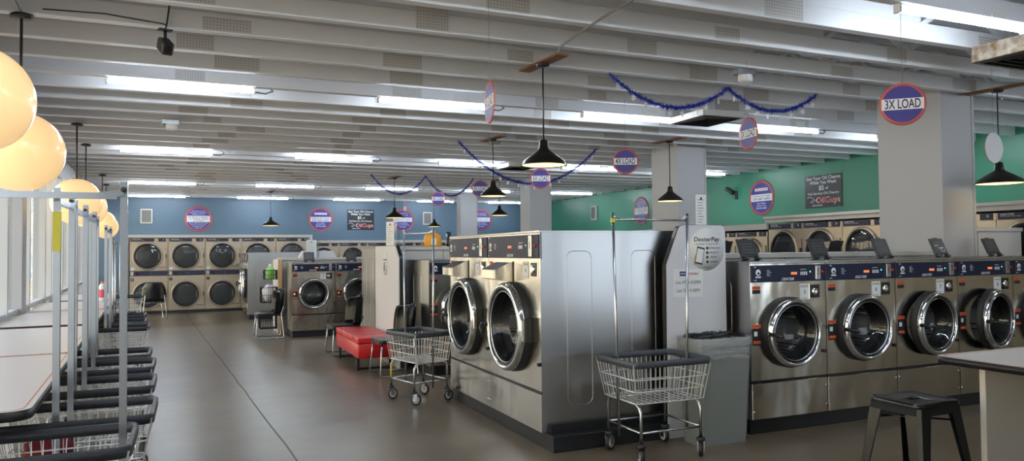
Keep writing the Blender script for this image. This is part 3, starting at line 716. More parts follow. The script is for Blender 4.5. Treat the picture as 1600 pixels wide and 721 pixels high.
# ------------------------------------------------------------------ carts
def casters(t, x, y, rot=0):
    b = MB(); b.T = Matrix.Translation((x, y, 0)) @ Matrix.Rotation(rot, 4, 'Z')
    b.lathe([(.03, .125), (.034, .13), (.034, .15), (.02, .155)], (0, 0, 0), 'z', 'rubber', 14)
    for s in (-1, 1): b.box(-.012, .034, s*.024-.002, s*.024+.002, .05, .128, 'pole_steel')
    b.box(-.014, .034, -.026, .026, .122, .128, 'pole_steel')
    c = b.build('caster', t)
    w = MB(); w.T = b.T
    w.lathe([(.045, -.016), (.060, -.014), (.063, 0), (.060, .014), (.045, .016)], (.02, 0, .063), 'y', 'rubber', 20)
    w.lathe([(0, -.019), (.02, -.019), (.046, -.014), (.046, .014), (.02, .019), (0, .019)], (.02, 0, .063), 'y', 'off_white', 16)
    w.build('wheel', c)
def make_cart(square=False, axis='x', rimm='rim_grey', sx=1., sy=1., bent=False):
    t = thing('laundry_cart')
    A, B_ = .37*sx, .29*sy; a, c = .30*sx, .235*sy; zt, zb = .75, .45
    wr = .0028
    b = MB()
    def lerp(z): k = (z-zb)/(zt-zb); return a+(A-.015-a)*k, c+(B_-.015-c)*k
    nx, ny = 15, 12
    for i in range(nx+1):
        u = -1+2*i/nx
        for s in (-1, 1): b.tube([(u*a, s*c, zb), (u*(A-.02), s*(B_-.015), zt)], wr, 'wire', 4, caps=False)
    for i in range(ny+1):
        u = -1+2*i/ny
        for s in (-1, 1): b.tube([(s*a, u*c, zb), (s*(A-.015), u*(B_-.02), zt)], wr, 'wire', 4, caps=False)
    for i in range(11): u = -1+2*i/10; b.tube([(u*a, -c, zb), (u*a, c, zb)], wr, 'wire', 4, caps=False)
    for i in range(9): u = -1+2*i/8; b.tube([(-a, u*c, zb), (a, u*c, zb)], wr, 'wire', 4, caps=False)
    for z in (zb, zb+.09, zb+.18):
        X, Y = lerp(z); b.tube([(p[0], p[1], z) for p in rrect(-X, X, -Y, Y, .04, 3)], .0045, 'wire', 6, closed=True)
    b.build('basket', t)
    b = MB(); path = [(p[0], p[1], 0) for p in rrect(-A+.02, A-.02, -B_+.02, B_-.02, .05, 5)][::-1]
    b.sweep(path, [(.0, zt-.032), (-.012, zt-.03), (-.013, zt+.012), (-.004, zt+.020), (.009, zt+.015), (.012, zt-.028)], rimm, True); b.build('basket_rim', t)
    wx_, wy_ = .27*sx, .235*sy
    b = MB(); r = .0125
    for s in (-1, 1):
        b.tube([(s*wx_, -wy_, .15), (s*wx_, -wy_, .38), (s*wx_, -wy_+.02, .42), (s*wx_, -wy_+.06, .436), (s*wx_, wy_-.06, .436), (s*wx_, wy_-.02, .42), (s*wx_, wy_, .38), (s*wx_, wy_, .15)], r, 'pole_steel', 10)
        b.tube([(s*wx_, -wy_, .235), (s*wx_, wy_, .235)], .009, 'pole_steel', 8); b.tube([(-wx_, s*wy_, .235), (wx_, s*wy_, .235)], .009, 'pole_steel', 8)
        b.tube([(-wx_, s*wy_*.6, .438), (wx_, s*wy_*.6, .438)], .007, 'pole_steel', 6)
    b.build('base_frame', t)
    for i, (u, v) in enumerate(((-1, -1), (1, -1), (1, 1), (-1, 1))): casters(t, u*wx_, v*wy_, [1.3, .9, 1.5, .5][i])
    top = 1.89 if not square else 1.94
    if axis == 'x': E0 = lambda s: (s*(wx_+.045), 0, .17); E1 = lambda s: (s*(A-.022 if not square else A-.06), 0, top)
    else: E0 = lambda s: (-.06, s*(wy_+.0), .20); E1 = lambda s: (-.06, s*(B_-.045), top)
    for s in (-1, 1):
        b = MB(); p, q = Vector(E0(s)), Vector(E1(s))
        if square: b.tube([p, q], .022, 'pole_steel', 4)
        else: b.tube([p, q], .0115, 'pole_steel', 10)
        pb = b.build('hanging_pole', t)
    b = MB(); z = top-.055
    f = (z-.13)/(top-.13)
    p, q = [Vector(E0(s)).lerp(Vector(E1(s)), f) for s in (-1, 1)]
    if square:
        d = (q-p).normalized()
        b.tube([p+d*.03+Vector((0, -.022, -.015)), q-d*.03+Vector((0, -.022, -.015))], .020, 'pole_steel', 4)
        for e, sg in ((p, 1), (q, -1)):
            b.tube([e+Vector((0, -.024, .0)), e+d*sg*.10+Vector((0, -.024, -.015))], [.020, .022], 'pole_steel', 4); b.lathe([(.012, 0), (.012, .02), (0, .02)], (e.x, e.y-.03, e.z+.015), 'y', 'dark_metal', 8)
    else:
        b.tube([p, q], .010, 'pole_steel', 8)
        for e, sg in ((p, 1), (q, -1)): d = (q-p).normalized(); b.tube([e+Vector((0, 0, .03)), e+d*sg*.05], [.012, .012], 'pole_steel', 6)
    b.build('hanging_bar', t)
    return t
C1 = make_cart(); C1.location = (3.34, 4.96, 0)
tag(C1, 'empty wire laundry cart with tall hanging bar before the steel side panels', 'cart', 'wire laundry carts with round poles')
b = MB(); b.box(-.362, -.334, -.014, .014, 1.815, 1.845, 'yellow'); b.build('yellow_tape', C1)
C2 = dup(C1, (2.265, 7.82, 0), math.radians(-74), (.87, .87, .98), skip=('yellow_tape',)); tag(C2, 'wire laundry cart beside the aisle washers, in front of the red bench', 'cart', 'wire laundry carts with round poles')
b = MB(); b.tube([(-.27, -.235, .25), (-.27, -.235, .40)], .0135, 'yellow', 10); b.build('yellow_tape', C2)
LC = make_cart(True, 'x', 'rim_black', 1.06, .97)
LCy = make_cart(True, 'y', 'rim_black', 1.06, 1.04)
LCyb = None
ly = [('x', -.62, 3.90, 0), ('y', -.56, 4.60, .0), ('y', -.60, 5.54, .0), ('y', -.64, 6.42, 0), ('y', -.70, 7.18, 0), ('y', -.83, 9.86, 0)]
ll = ['nearest left laundry cart, lower left corner, with wide square-tube hanging bar', 'laundry cart second from the camera on left, corner nearest the aisle', 'laundry cart third from the camera along the window table', 'laundry cart fourth from the camera along the window table', 'laundry cart fifth from the camera along the window table', 'laundry cart standing alone farther along, its basket side fully seen']
fy = False
for (ax, x, y, r), l in zip(ly, ll):
    if ax == 'x': o = LC
    elif not fy: o = LCy; fy = True
    else: o = dup(LCy, (0, 0, 0))
    o.location = (x, y, 0); o.rotation_euler = (0, 0, r); tag(o, l, 'cart', 'laundry carts with square poles along the window tables')
b = MB(); b.box(-.077, -.043, -.2755, -.2405, 1.62, 1.82, 'yellow'); 
b.T = Matrix.Identity(4); b.build('yellow_tape', LCy)
ROUND = make_cart(False, 'y', 'rim_black', 1.0, 1.0)
for i, (x, y, l) in enumerate([(-.90, 11.05, 'round-pole laundry cart behind the lone left cart, far up the tables'), (-.96, 12.1, 'round-pole laundry cart next farther along the window tables'), (-1.30, 17.7, 'farthest laundry cart on the left, near the far tall dryers')]):
    o = ROUND if i == 0 else dup(ROUND, (0, 0, 0)); o.location = (x, y, 0); o.scale = (1, 1, .96); tag(o, l, 'cart', 'round-pole carts far up the window side')
tag(lump(-.70, 4.66, .555, .12, .10, .075, 'maroon', 9, 'maroon_cloth'), 'folded maroon cloth lying in a left laundry cart', 'cloth')

# ------------------------------------------------------------------ tables
def table(x0, x1, y0, y1, z, rot, org, lab, grp, leg='panel', cr=.09):
    t = thing('folding_table', (org[0], org[1], 0), rot)
    b = MB(); pl = rrect(x0, x1, y0, y1, cr, 5); b.prism(pl, z-.035, z, 'table_top', 'xy'); b.build('table_top', t)
    b = MB(); path = [(p[0], p[1], 0) for p in pl][::-1]
    b.sweep(path, [(-.002, z-.045), (.010, z-.04), (.016, z-.03), (.016, z-.012), (.008, z-.003), (-.003, z+.0015)], 'table_edge', True); b.build('edge_band', t)
    b = MB(); pl2 = rrect(x0+.028, x1-.028, y0+.028, y1-.028, cr*.8, 5); b.sweep([(p[0], p[1], 0) for p in pl2][::-1], [(-.0, z+.0012), (.005, z+.0012), (.005, z-.001), (0, z-.001)], 'table_line'); b.build('inlay_line', t)
    for yy in (y0+.25, y1-.25):
        b = MB(); b.box(x0+.1 if rot else x0+.12, x0+.2 if rot else x1-.1, yy-.02, yy+.02, .0, z-.036, 'off_white', .003); b.build('leg', t)
    return tag(t, lab, 'table', grp)
org = (wx(0), 0)
yt = [(3.92, 6.12), (6.13, 8.42), (8.62, 10.85), (10.86, 13.0), (13.2, 15.3)]
tl = ['nearest white folding table along the windows, with a rounded black corner', 'second white folding table from camera along the windows', 'third white folding table, beyond the first gap in the tables', 'fourth white folding table along the windows', 'farthest white folding table along the windows']
for i, ((a, c), l) in enumerate(zip(yt, tl)): table(.06, .91, a, c, .90, ang, org, l, 'white tables along the windows')
table(4.40, 6.3, 1.2, 3.36, .90, 0, (0, 0), 'white table with black edge entering at the right of the photo', None)
bb = [o for o in bpy.data.objects if o.name.startswith('folding_table') and o['label'].startswith('white table with')][0]
# bottle on the far table
t = thing('soap_bottle', (-1.22, 12.7, .9015))
b = MB(); b.lathe([(.05, 0), (.055, .02), (.055, .22), (.03, .26), (.02, .27)], (0, 0, 0), 'z', 'white', 16, cap=True); b.lathe([(.0562, .06), (.0562, .18)], (0, 0, 0), 'z', 'pink', 16); b.build('bottle_body', t)
b = MB(); b.lathe([(.022, .27), (.022, .30), (0, .30)], (0, 0, 0), 'z', 'pink', 10); b.build('bottle_cap', t)
tag(t, 'white bottle with pink label standing on a far window table', 'bottle')

# ------------------------------------------------------------------ stool
t = thing('bar_stool', (4.08, 3.24, 0), .0)
S, zs = .188, .68
b = MB(); pl = rrect(-S, S, -S+.01, S-.01, .05, 5); n = len(pl)
rings = [(1.0, -.035), (1.02, -.02), (1.0, -.004), (.95, .0), (.88, -.006), (.60, -.012)]
vs = []; fs = []
for (k_, dz) in rings: vs += [(p[0]*k_, p[1]*k_, zs+dz) for p in pl]
for i in range(len(rings)-1):
    for j in range(n): fs.append((i*n+j, i*n+(j+1) % n, (i+1)*n+(j+1) % n, (i+1)*n+j))
# slot in the middle
slot = [(.055*math.cos(2*PI*j/n+PI/4)*1.0, .018*math.sin(2*PI*j/n+PI/4), zs-.012) for j in range(n)]
o0 = len(vs); vs += slot
# match the start angle of rrect corners
for j in range(n): fs.append(((len(rings)-1)*n+j, (len(rings)-1)*n+(j+1) % n, o0+(j+1) % n, o0+j))
vs += [(v[0], v[1], zs-.03) for v in slot]; o1 = o0+n
for j in range(n): fs.append((o0+j, o0+(j+1) % n, o1+(j+1) % n, o1+j))
b.add(vs, fs, 'black_gloss', True)
b.build('seat', t)
for u, v in ((-1, -1), (1, -1), (1, 1), (-1, 1)):
    b = MB(); T = (u*(S-.006), v*(S-.012)); F = (u*(S+.07), v*(S+.06)); w0, w1 = .10, .05
    def chan(c, w, z, off): return [(c[0]-u*w, c[1]+v*off, z), (c[0]-u*.018, c[1]+v*off, z), (c[0]+u*off, c[1]-v*.018+0*v, z), (c[0]+u*off, c[1]-v*w, z)]
    A = chan(T, w0, zs-.03, 0.); B2 = chan(F, w1, .0, 0.)
    b.add(A+B2, [(0, 1, 5, 4), (1, 2, 6, 5), (2, 3, 7, 6)], 'black_gloss'); 
    A2 = [(p[0]-u*.004, p[1]-v*.004, p[2]) for p in A]; B3 = [(p[0]-u*.004, p[1]-v*.004, p[2]) for p in B2]
    b.add(A2+B3, [(0, 4, 5, 1), (1, 5, 6, 2), (2, 6, 7, 3)], 'black_gloss'); b.build('leg', t)
b = MB()
for s in (-1, 1):
    b.box(-S+.03, S-.03, s*(S-.012)-.003, s*(S-.012)+.003, zs-.075, zs-.03, 'black_gloss'); b.box(s*(S-.004)-.003, s*(S-.004)+.003, -S+.03, S-.03, zs-.075, zs-.03, 'black_gloss')
b.build('apron', t)
b = MB()
k_ = S-.006+.061*(1-(.55/.65)); b.tube([(-k_+.03, -k_+.02, .55), (k_-.03, k_-.02, .55)], .006, 'black_gloss', 6); b.build('brace', t); b = MB(); b.tube([(-k_+.03, k_-.02, .558), (k_-.03, -k_+.02, .558)], .006, 'black_gloss', 6); b.build('brace', t)
k_ = S+.03
b = MB(); p_ = [(-k_, -k_, .21), (k_, -k_, .21), (k_, k_, .21), (-k_, k_, .21)]; b.tube(p_, .008, 'black_gloss', 4, closed=True)
b.build('foot_rail', t)
tag(t, 'glossy black metal stool with a slotted square seat before the washers', 'stool')

# ------------------------------------------------------------------ bin
t = thing('trash_bin', (4.03, 5.075, 0))
b = MB()
lo = rrect(-.245, .235, -.125, .125, .04, 4); hi = rrect(-.275, .275, -.155, .155, .05, 4); n = len(lo)
b.add([(p[0], p[1], 0) for p in lo]+[(p[0], p[1], .80) for p in hi]+[(p[0]*1.03, p[1]*1.03, .81) for p in hi]+[(p[0]*1.03, p[1]*1.03, .855) for p in hi]+[(p[0]*.97, p[1]*.96, .86) for p in hi]+[(p[0]*.9, p[1]*.9, .60) for p in hi],
      [(k2*n+j, k2*n+(j+1) % n, (k2+1)*n+(j+1) % n, (k2+1)*n+j) for k2 in range(5) for j in range(n)]+[tuple(range(n))], 'grey_bin')
b.build('bin_body', t)
b = MB(); r = random.Random(4); N = 60
def hp(k, s, z, j): 
    a = 2*PI*k/N; c, s_ = math.cos(a), math.sin(a); q = 1/((abs(c)**5+abs(s_)**5)**.2); return (c*q*.287*s+r.uniform(-j, j), s_*q*.167*s+r.uniform(-j, j), z+r.uniform(-j, j)*2)
rows = [hp_ for hp_ in ()]
levels = [(1.0, .70, .004), (1.015, .74, .004), (1.01, .78, .003), (1.04, .82, .003), (1.05, .868, .003), (.98, .874, .002), (.93, .84, .003)]
vs = []
for (s, z, j) in levels: vs += [hp(k, s, z+(r.uniform(-.015, .015) if z == .70 else 0), j) for k in range(N)]
b.add(vs, [(i*N+k, i*N+(k+1) % N, (i+1)*N+(k+1) % N, (i+1)*N+k) for i in range(len(levels)-1) for k in range(N)], 'bag', True); b.build('clear_liner', t)
b = MB(); vs = []
for i, (s, z) in enumerate([(.92, .85), (.8, .885), (.55, .895), (.2, .88)]): vs += [hp(k, s, z, .006) for k in range(N)]
b.add(vs, [(i*N+k, i*N+(k+1) % N, (i+1)*N+(k+1) % N, (i+1)*N+k) for i in range(3) for k in range(N)]+[tuple(3*N+k for k in range(N))], 'bag_black', True); b.build('black_bag', t)
tag(t, 'slim grey trash bin with a plastic liner beside the near washer row', 'trash bin')

# ------------------------------------------------------------------ chairs and bench
def make_chair():
    t = thing('lounge_chair')
    b = MB(); pl = rrect(-.25, .25, -.24, .22, .06, 4)
    b.prism(pl, .425, .455, 'black', 'xy'); b.prism([(p[0]*.96, p[1]*.96) for p in pl], .455, .47, 'black', 'xy'); b.build('seat', t)
    b = MB(); vs = []; N = 15; K = 9
    for side in (0, 1):
        for i in range(K+1):
            z = .47+.45*i/K
            for j in range(N+1):
                u = -1+2*j/N; ww = .27*(1-.25*max(0, (i-5)/4)**2)
                x = ww*math.sin(u*1.2)/math.sin(1.2); y = .27-.19*(u*u)+.03*(i/K)+side*.022
                zz = z-(.05*(u**4) if i == K else .05*(u**4)*i/K)
                vs.append((x, y, zz))
    fs = []
    W_ = N+1; off = (K+1)*W_
    for i in range(K):
        for j in range(N):
            a = i*W_+j; fs.append((a, a+1, a+W_+1, a+W_)); fs.append((off+a, off+a+W_, off+a+W_+1, off+a+1))
    for j in range(N): fs.append((j, off+j, off+j+1, j+1)); a = K*W_+j; fs.append((a, a+1, off+a+1, off+a))
    for i in range(K): a = i*W_; fs.append((a, a+W_, off+a+W_, off+a)); a = i*W_+N; fs.append((a, off+a, off+a+W_, a+W_))
    b.add(vs, fs, 'black_gloss', True); b.build('backrest', t)
    b = MB(); r = .011
    for s in (-1, 1):
        b.tube([(s*.22, -.20, .43), (s*.24, -.215, .25), (s*.265, -.235, .04), (s*.265, -.215, .012), (s*.265, .25, .012), (s*.262, .268, .04), (s*.245, .24, .30), (s*.225, .22, .45), (s*.215, .262, .60)], r, 'pole_steel', 8)
    b.tube([(-.22, -.18, .42), (.22, -.18, .42)], .009, 'pole_steel', 6); b.tube([(-.22, .2, .42), (.22, .2, .42)], .009, 'pole_steel', 6)
    b.build('sled_frame', t)
    return t
CH = make_chair()
for i, (x, y, r, l) in enumerate([(2.43, 9.62, -PI/2+.03, 'black lounge chair at the near end of the red bench'), (2.22, 11.90, -PI/2+.05, 'black lounge chair at the far end of the red bench'), (1.34, 14.83, -PI/2, 'black lounge chair before the wire baskets, left of the third row'), (-.86, 20.4, PI+.2, 'black lounge chair standing before the far left dryer')]):
    o = CH if i == 0 else dup(CH, (0, 0, 0)); o.location = (x, y, 0); o.rotation_euler = (0, 0, r); tag(o, l, 'chair', 'black lounge chairs with chrome sled legs')
t = thing('red_bench', (2.30, 10.78, 0), .0)
b = MB(); b.box(-.25, .25, -.82, .82, .175, .37, 'red_leather', .015, 2)
b.build('bench_body', t)
b = MB()
for k in range(4):
    y0 = -.82+k*.41
    b.box(-.255, .255, y0+.002, y0+.408, .374, .455, 'red_leather', .014, 3)
b.build('seat_cushion', t)
for u in (-1, 1):
    for v in (-1, 1):
        b = MB(); b.box(u*.22-.015, u*.22+.015, v*.66-.015, v*.66+.015, 0, .175, 'black'); b.build('leg', t)
b = MB()
for v in (-1, 1): b = MB(); b.box(-.22, .22, v*.66-.012, v*.66+.012, .01, .035, 'black'); b.build('stretcher', t)

tag(t, 'long red leather bench between two black chairs', 'bench')

# ------------------------------------------------------------------ lamps
tube_rows = [
 (8.30, [(-.77, .61), (1.97, 3.33), (4.62, 5.95), (7.25, 8.60)], 'nearest fully seen row'),
 (13.9, [(-1.08, .33), (1.73, 3.12), (4.46, 5.88), (7.17, 8.55), (9.98, 11.40)], 'second row'),
 (20.0, [(-1.40, .10), (1.52, 2.97), (4.35, 5.80), (7.20, 8.6), (9.86, 11.35)], 'third row'),
 (24.6, [(-1.67, -.17), (1.32, 2.83), (4.27, 5.80), (7.1, 8.4), (9.7, 11.1)], 'row by the blue wall')]
def tube_light(x0, x1, y, whip):
    yt_ = 5.07+.65*round((y-5.1125)/.65)+.0425
    if abs(yt_-y) < .25 or not whip: y = yt_
    t = thing('tube_light', (x0, y, 0)); L = x1-x0
    b = MB(); b.box(0, L, -.026, .026, CEIL-.026, CEIL-.001, 'white', .004); b.box(-.02, .0, -.03, .03, CEIL-.066, CEIL-.002, 'white'); b.box(L, L+.02, -.03, .03, CEIL-.066, CEIL-.02, 'white'); b.build('housing', t)
    b = MB(); vs = []; n = 10
    for x in (0, L):
        for k in range(n+1): a = PI+PI*k/n; vs.append((x, .030*math.cos(a), CEIL-.028+.030*math.sin(a)*1.1))
    b.add(vs, [(k, k+1, n+2+k, n+1+k) for k in range(n)], 'tube', True); b.build('glowing_tube', t)
    if not whip: b = MB(); b.box(L-.45, L-.28, -.05, .03, CEIL-.001, CEIL+.09, 'white'); b.build('junction_box', t)
    if whip:
        b = MB(); b.tube([(L+.02, 0, CEIL-.05), (L+.12, 0, CEIL-.06), (L+.2, .03, CEIL-.02), (L+.16, .06, CEIL+.03), (L+.02, .08, CEIL+.05), (L-.3, .09, CEIL+.05)], .009, 'cord_grey', 6)
        b.box(L-.45, L-.28, -.05, .03, CEIL-.001, CEIL+.09, 'white'); b.build('cord', t)
    return t
on = ['leftmost', 'second from left', 'third from left', 'fourth from left', 'fifth from left', 'sixth from left']
for y, spans, rn in tube_rows:
    for i, (x0, x1) in enumerate(spans):
        tag(tube_light(x0, x1, y, True), 'lit tube light, %s in the %s' % (on[i], rn), 'ceiling light', 'lit tube lights under the white ceiling trusses')
tag(tube_light(4.74, 6.15, 3.68, False), 'lit white tube light cut off at the upper right corner of photo', 'ceiling light', 'lit tube lights under the white ceiling trusses')
for i, (x0, x1, y) in enumerate([(1.9, 3.3, 3.0), (-.7, .7, 3.0), (9.0, 10.4, 3.68), (.6, 2.0, -1.2), (5.0, 6.4, -1.2), (9.9, 11.3, 8.3)]):  # extra unseen fittings, added to light the room
    tag(tube_light(x0, x1, y, False), 'unseen tube light added to light the room, %s of those nearer the entrance' % ordn[i], 'ceiling light', 'added tube lights around the camera')

def pendant(x, y, zr, wide=.44, cap_w=True):
    t = thing('pendant_lamp', (x, y, 0))
    b = MB(); b.lathe([(.0, -.03), (.055, -.028), (.065, -.01), (.065, .0), (0, 0)], (0, 0, CEIL-.02), 'z', 'black', 20); b.build('ceiling_cap', t)
    b = MB(); b.tube([(0, 0, CEIL-.03), (0, 0, zr+.23)], .007, 'black', 6); b.build('rod', t)
    R = wide/2
    b = MB(); b.lathe([(.012, .25), (.038, .235), (.045, .17), (.060, .145), (R*.55, .10), (R*.88, .045), (R*.97, .01), (R, 0), (R*.97, .001), (R*.86, .04), (R*.5, .095), (.03, .13)], (0, 0, zr), 'z', 'shade_black', 36); 
    sh = b.build('lamp_shade', t)
    b = MB(); b.lathe([(R*.965, .006), (R*.85, .036), (R*.5, .088), (.03, .12)], (0, 0, zr), 'z', 'shade_inner', 32); b.build('shade_lining', sh)
    b = MB(); b.lathe([(0, .0), (R*.5, .002), (R*.93, .006), (R*.93, .012), (0, .014)], (0, 0, zr), 'z', 'warm_diffuser', 32); b.build('light_diffuser', t)
    if cap_w:
        b = MB(); b.T = Matrix.Rotation(.1, 4, 'Z'); b.box(-.06, .06, -.35, .35, CEIL-.02+.001, CEIL-.001, 'wood_brown'); b.box(-.06, .06, -.3, .34, CEIL-.02, CEIL-.001, 'wood_brown'); b.build('wood_block', t)
    return t
for (x, y, z, wd, l) in [(3.04, 6.27, 2.40, .44, 'large black pendant lamp hanging above the near washer pair'), (4.35, 10.8, 2.46, .43, 'black pendant lamp behind the large one, over the middle bulkhead'), (4.42, 17.24, 2.41, .46, 'black pendant lamp in front of the blue wall, over the third row'),
                    (2.09, 22.24, 2.39, .5, 'black pendant lamp farthest left, before the tall far dryers'), (8.3, 5.45, 2.30, .50, 'black pendant lamp at the right edge of the photo'), (7.11, 10.0, 2.38, .43, 'black pendant lamp beside the second column, before the green wall'),
                    (7.30, 23.3, 2.42, .46, 'small black pendant lamp before the blue wall, right of white speaker'), (6.97, 16.9, 2.48, .45, 'black pendant lamp partly behind the 6X LOAD lamp, near third column')]:
    tag(pendant(x, y, z, wd), l, 'lamp', 'black barn pendant lamps')
def globe(x, y, zc, R, x2=None):
    t = thing('globe_lamp', (x, y, 0))
    b = MB(); b.lathe([(0, -.035), (.07, -.033), (.075, -.012), (.055, -.01), (.055, .0), (0, 0)], (0, 0, CEIL), 'z', 'dark_metal', 20); b.build('ceiling_cap', t)
    b = MB(); b.tube([(0, 0, CEIL-.03), (0, 0, zc+R)], .01, 'dark_metal', 8); b.lathe([(.06, R+.0), (.06, R-.02), (.0, R+.01)], (0, 0, zc), 'z', 'dark_metal', 16); b.build('rod', t)
    b = MB(); b.lathe([(max(.001, R*math.sin(PI*k/24)), R*math.cos(PI*k/24)) for k in range(25)], (0, 0, zc), 'z', 'globe', 40); b.build('globe_shade', t)
    return t
for (x, y, z, R, l) in [(-1.07, 4.75, 2.44, .29, 'nearest warm globe lamp, cut by the left edge of the photo'), (-1.15, 6.40, 2.36, .29, 'large warm globe lamp second from the camera on the left'), (-1.42, 11.5, 2.32, .31, 'warm globe lamp third from camera, right behind the pole tops'),
                        (-1.55, 13.58, 2.36, .31, 'warm globe lamp mostly hidden behind the third one'), (-1.81, 18.67, 2.29, .29, 'small warm globe lamp, farthest clearly seen before the blue wall'), (-1.97, 21.2, 2.3, .29, 'last warm globe lamp, behind the farthest seen one')]:
    tag(globe(x, y, z, R), l, 'lamp', 'warm globe lamps along the window side')

# ------------------------------------------------------------------ signs
def disc_sign(name, x, y, z, R, rz, lines, lab, grp=None, hang=None, cat='sign', blank=False, back='text_white'):
    t = thing(name, (x, y, z), rz)
    b = MB()
    b.lathe([(0, -.006), (R, -.006)], (0, 0, 0), 'y', 'paper', 48); b.lathe([(R, -.006), (R, 0), (R*.86, 0)], (0, 0, 0), 'y', 'sign_red', 48); b.lathe([(R*.86, 0), (0, 0)], (0, 0, 0), 'y', 'sign_blue', 48)
    for (s, zz, size, m, w, bold) in lines:
        if s == '#': b.box(-w/2, w/2, -.0012, 0, zz-size/2, zz+size/2, m)
        else: b.text(s, 0, -.0022, zz, size, m, w, bold)
    b.build('sign_board', t)
    if hang:
        b = MB(); b.tube([(0, .002, R), (0, .002, hang-z)], .0018, 'cord_grey', 4); b.build('string', t)
    return tag(t, lab, cat, grp)
def load(x, y, rz, s, lab, z=2.65):
    R = .152
    disc_sign('load_sign', x, y, z, R, rz, [('#', 0, R*.52, 'text_white', R*1.78, 0), (s, -.002, .092, 'text_navy', R*1.5, True)], lab, 'round load size signs hanging from the ceiling', CEIL)
load(4.64, 3.72, -.75, '3X LOAD', 'nearest hanging round sign reading 3X LOAD, large, before the first column', 2.62)
load(4.79, 5.49, -1.75+.05, '3X LOAD', 'hanging round sign reading 3X LOAD turned sideways under the blue tinsel', 2.68)
load(4.67, 7.44, -.45, '4X LOAD', 'hanging round sign reading 4X LOAD near the second column', 2.64)
load(4.70, 9.80, -.38, '6X LOAD', 'hanging round sign reading 6X LOAD below the big pendant lamp', 2.66)
load(4.78, 12.5, -.3, '3X LOAD', 'hanging round 3X LOAD sign half behind the second pendant lamp', 2.73)
load(4.83, 15.13, -.3, '4X LOAD', 'far hanging round sign reading 4X LOAD in front of blue wall', 2.73)
load(4.15, 15.3, -1.65, '2X LOAD', 'far hanging round sign seen nearly edge on beside a pendant lamp', 2.52)
load(1.94, 4.88, -1.72, '6X LOAD', 'hanging round sign seen edge on at the end of a tube light', 2.66)
load(7.31, 4.85, 3.22, '3X LOAD', 'hanging round sign seen from behind above the right edge lamp', 2.58)
Wt, N_ = 'text_white', 'text_navy'
care = [('#', .0, .16, Wt, .68, 0), ('Customer Care Center', .04, .055, N_, .60, True), ('559-287-2452', -.03, .075, N_, .58, True), ('#', .19, .065, Wt, .42, 0), ('SUPER LAUNDROMAT', .19, .045, 'text_red', .38, True),
        ('Llame o Mande', -.13, .045, Wt, .28, True), ('Mensaje de Texto', -.185, .04, Wt, .30, True), ('559-916-9600', -.245, .055, Wt, .34, True)]
nosit = [('#', .0, .20, Wt, .68, 0), ('No Sitting or Standing', .06, .055, N_, .60, True), ('on Washers, Tables', .0, .055, N_, .54, True), ('or in Carts', -.06, .055, N_, .3, True),
         ('No Se Siente Ni Se', .25, .045, Wt, .38, True), ('Pare En Las Lavadoras,', .20, .045, Wt, .5, True), ('Ni Mesas o Carros', .145, .045, Wt, .36, True),
         ('Please Clean Up The Area', -.135, .042, Wt, .56, True), ('Keep Lids And Doors', -.19, .042, Wt, .46, True), ('And Aisles Clear', -.245, .042, Wt, .34, True), ('Thank You', -.295, .042, Wt, .2, True)]
noleave = [('#', .02, .15, Wt, .68, 0), ('No Deje Ropa Sin Atender', .045, .045, N_, .6, True), ('Do Not Leave Clothes', -.01, .045, N_, .58, True),
           ('Not Responsible', .24, .045, Wt, .36, True), ('For Lost Items', .18, .045, Wt, .4, True), ('Please Watch', -.11, .045, Wt, .36, True), ('Children At All Times', -.17, .045, Wt, .5, True), ('Gracias', -.24, .045, Wt, .25, True)]
RS = .405
YW = FARY-.008
disc_sign('round_wall_sign', .21, YW, 2.72, RS, 0, nosit, 'round blue and red sign about sitting on washers, on the blue wall', 'round notices on the walls')
disc_sign('round_wall_sign', 4.04, YW, 2.74, RS, 0, care, 'round customer care sign on the blue wall, left of black poster', 'round notices on the walls')
disc_sign('round_wall_sign', 6.89, YW, 2.73, RS, 0, noleave, 'round sign on the blue wall behind a pendant lamp', 'round notices on the walls')
disc_sign('round_wall_sign', 9.88, YW, 2.76, RS, 0, noleave, 'round sign on the blue wall at the right of third column', 'round notices on the walls')
XW = GRX-.008
disc_sign('round_wall_sign', XW, 13.45, 2.78, .41, -PI/2, care, 'round customer care sign on the green wall', 'round notices on the walls')
disc_sign('round_wall_sign', XW, 18.45, 2.74, .41, -PI/2, nosit, 'round sign on the green wall behind the pendant, left of second column', 'round notices on the walls')
def oil(x, y, z, w, h, rz, lab):
    b = MB(); b.box(-w/2, w/2, -.006, 0, -h/2, h/2, 'sign_black'); y_ = -.0075; k = h/.70
    for s, zz, sz, ww in (('Get Your Oil Change', .285, .10, .93), ('While You Wash', .19, .10, .72), ('Full Service Oil Change', -.045, .075, .84)):
        b.text(s, 0, y_, zz*k, sz*k, 'text_white', w*ww, True)
    b.text('$5', -.04, y_, .07*k, .14*k, 'text_white', None, True); b.text('off', .10, y_, .06*k, .07*k, 'text_white', None, True)
    b.text('OilGuys', .10*k+.03, y_+.0005, -.195*k, .17*k, 'text_white', w*.64, True); b.text('OilGuys', .10*k+.03, y_-.0005, -.195*k, .145*k, 'text_red', w*.60, True)
    car = [(-.42, -.13), (-.38, -.11), (-.30, -.12), (-.24, -.16), (-.20, -.19), (-.30, -.20), (-.33, -.23), (-.24, -.24)]
    b.tube([(p[0]*k*w/.93, y_, p[1]*k) for p in car], .006, 'text_white', 4)
    b.text('LUBE & REPAIR', -.16, y_, -.30*k, .04*k, 'text_white', .28, True)
    o = b.build('oil_change_sign'); o.location = (x, y, z); o.rotation_euler = (0, 0, rz); return tag(o, lab, 'poster', 'black oil change posters')
oil(5.40, YW, 2.73, .93, .70, 0, 'black oil change poster on the blue wall')
oil(XW, 11.62, 2.79, .98, .68, -PI/2, 'black oil change poster on the green wall')
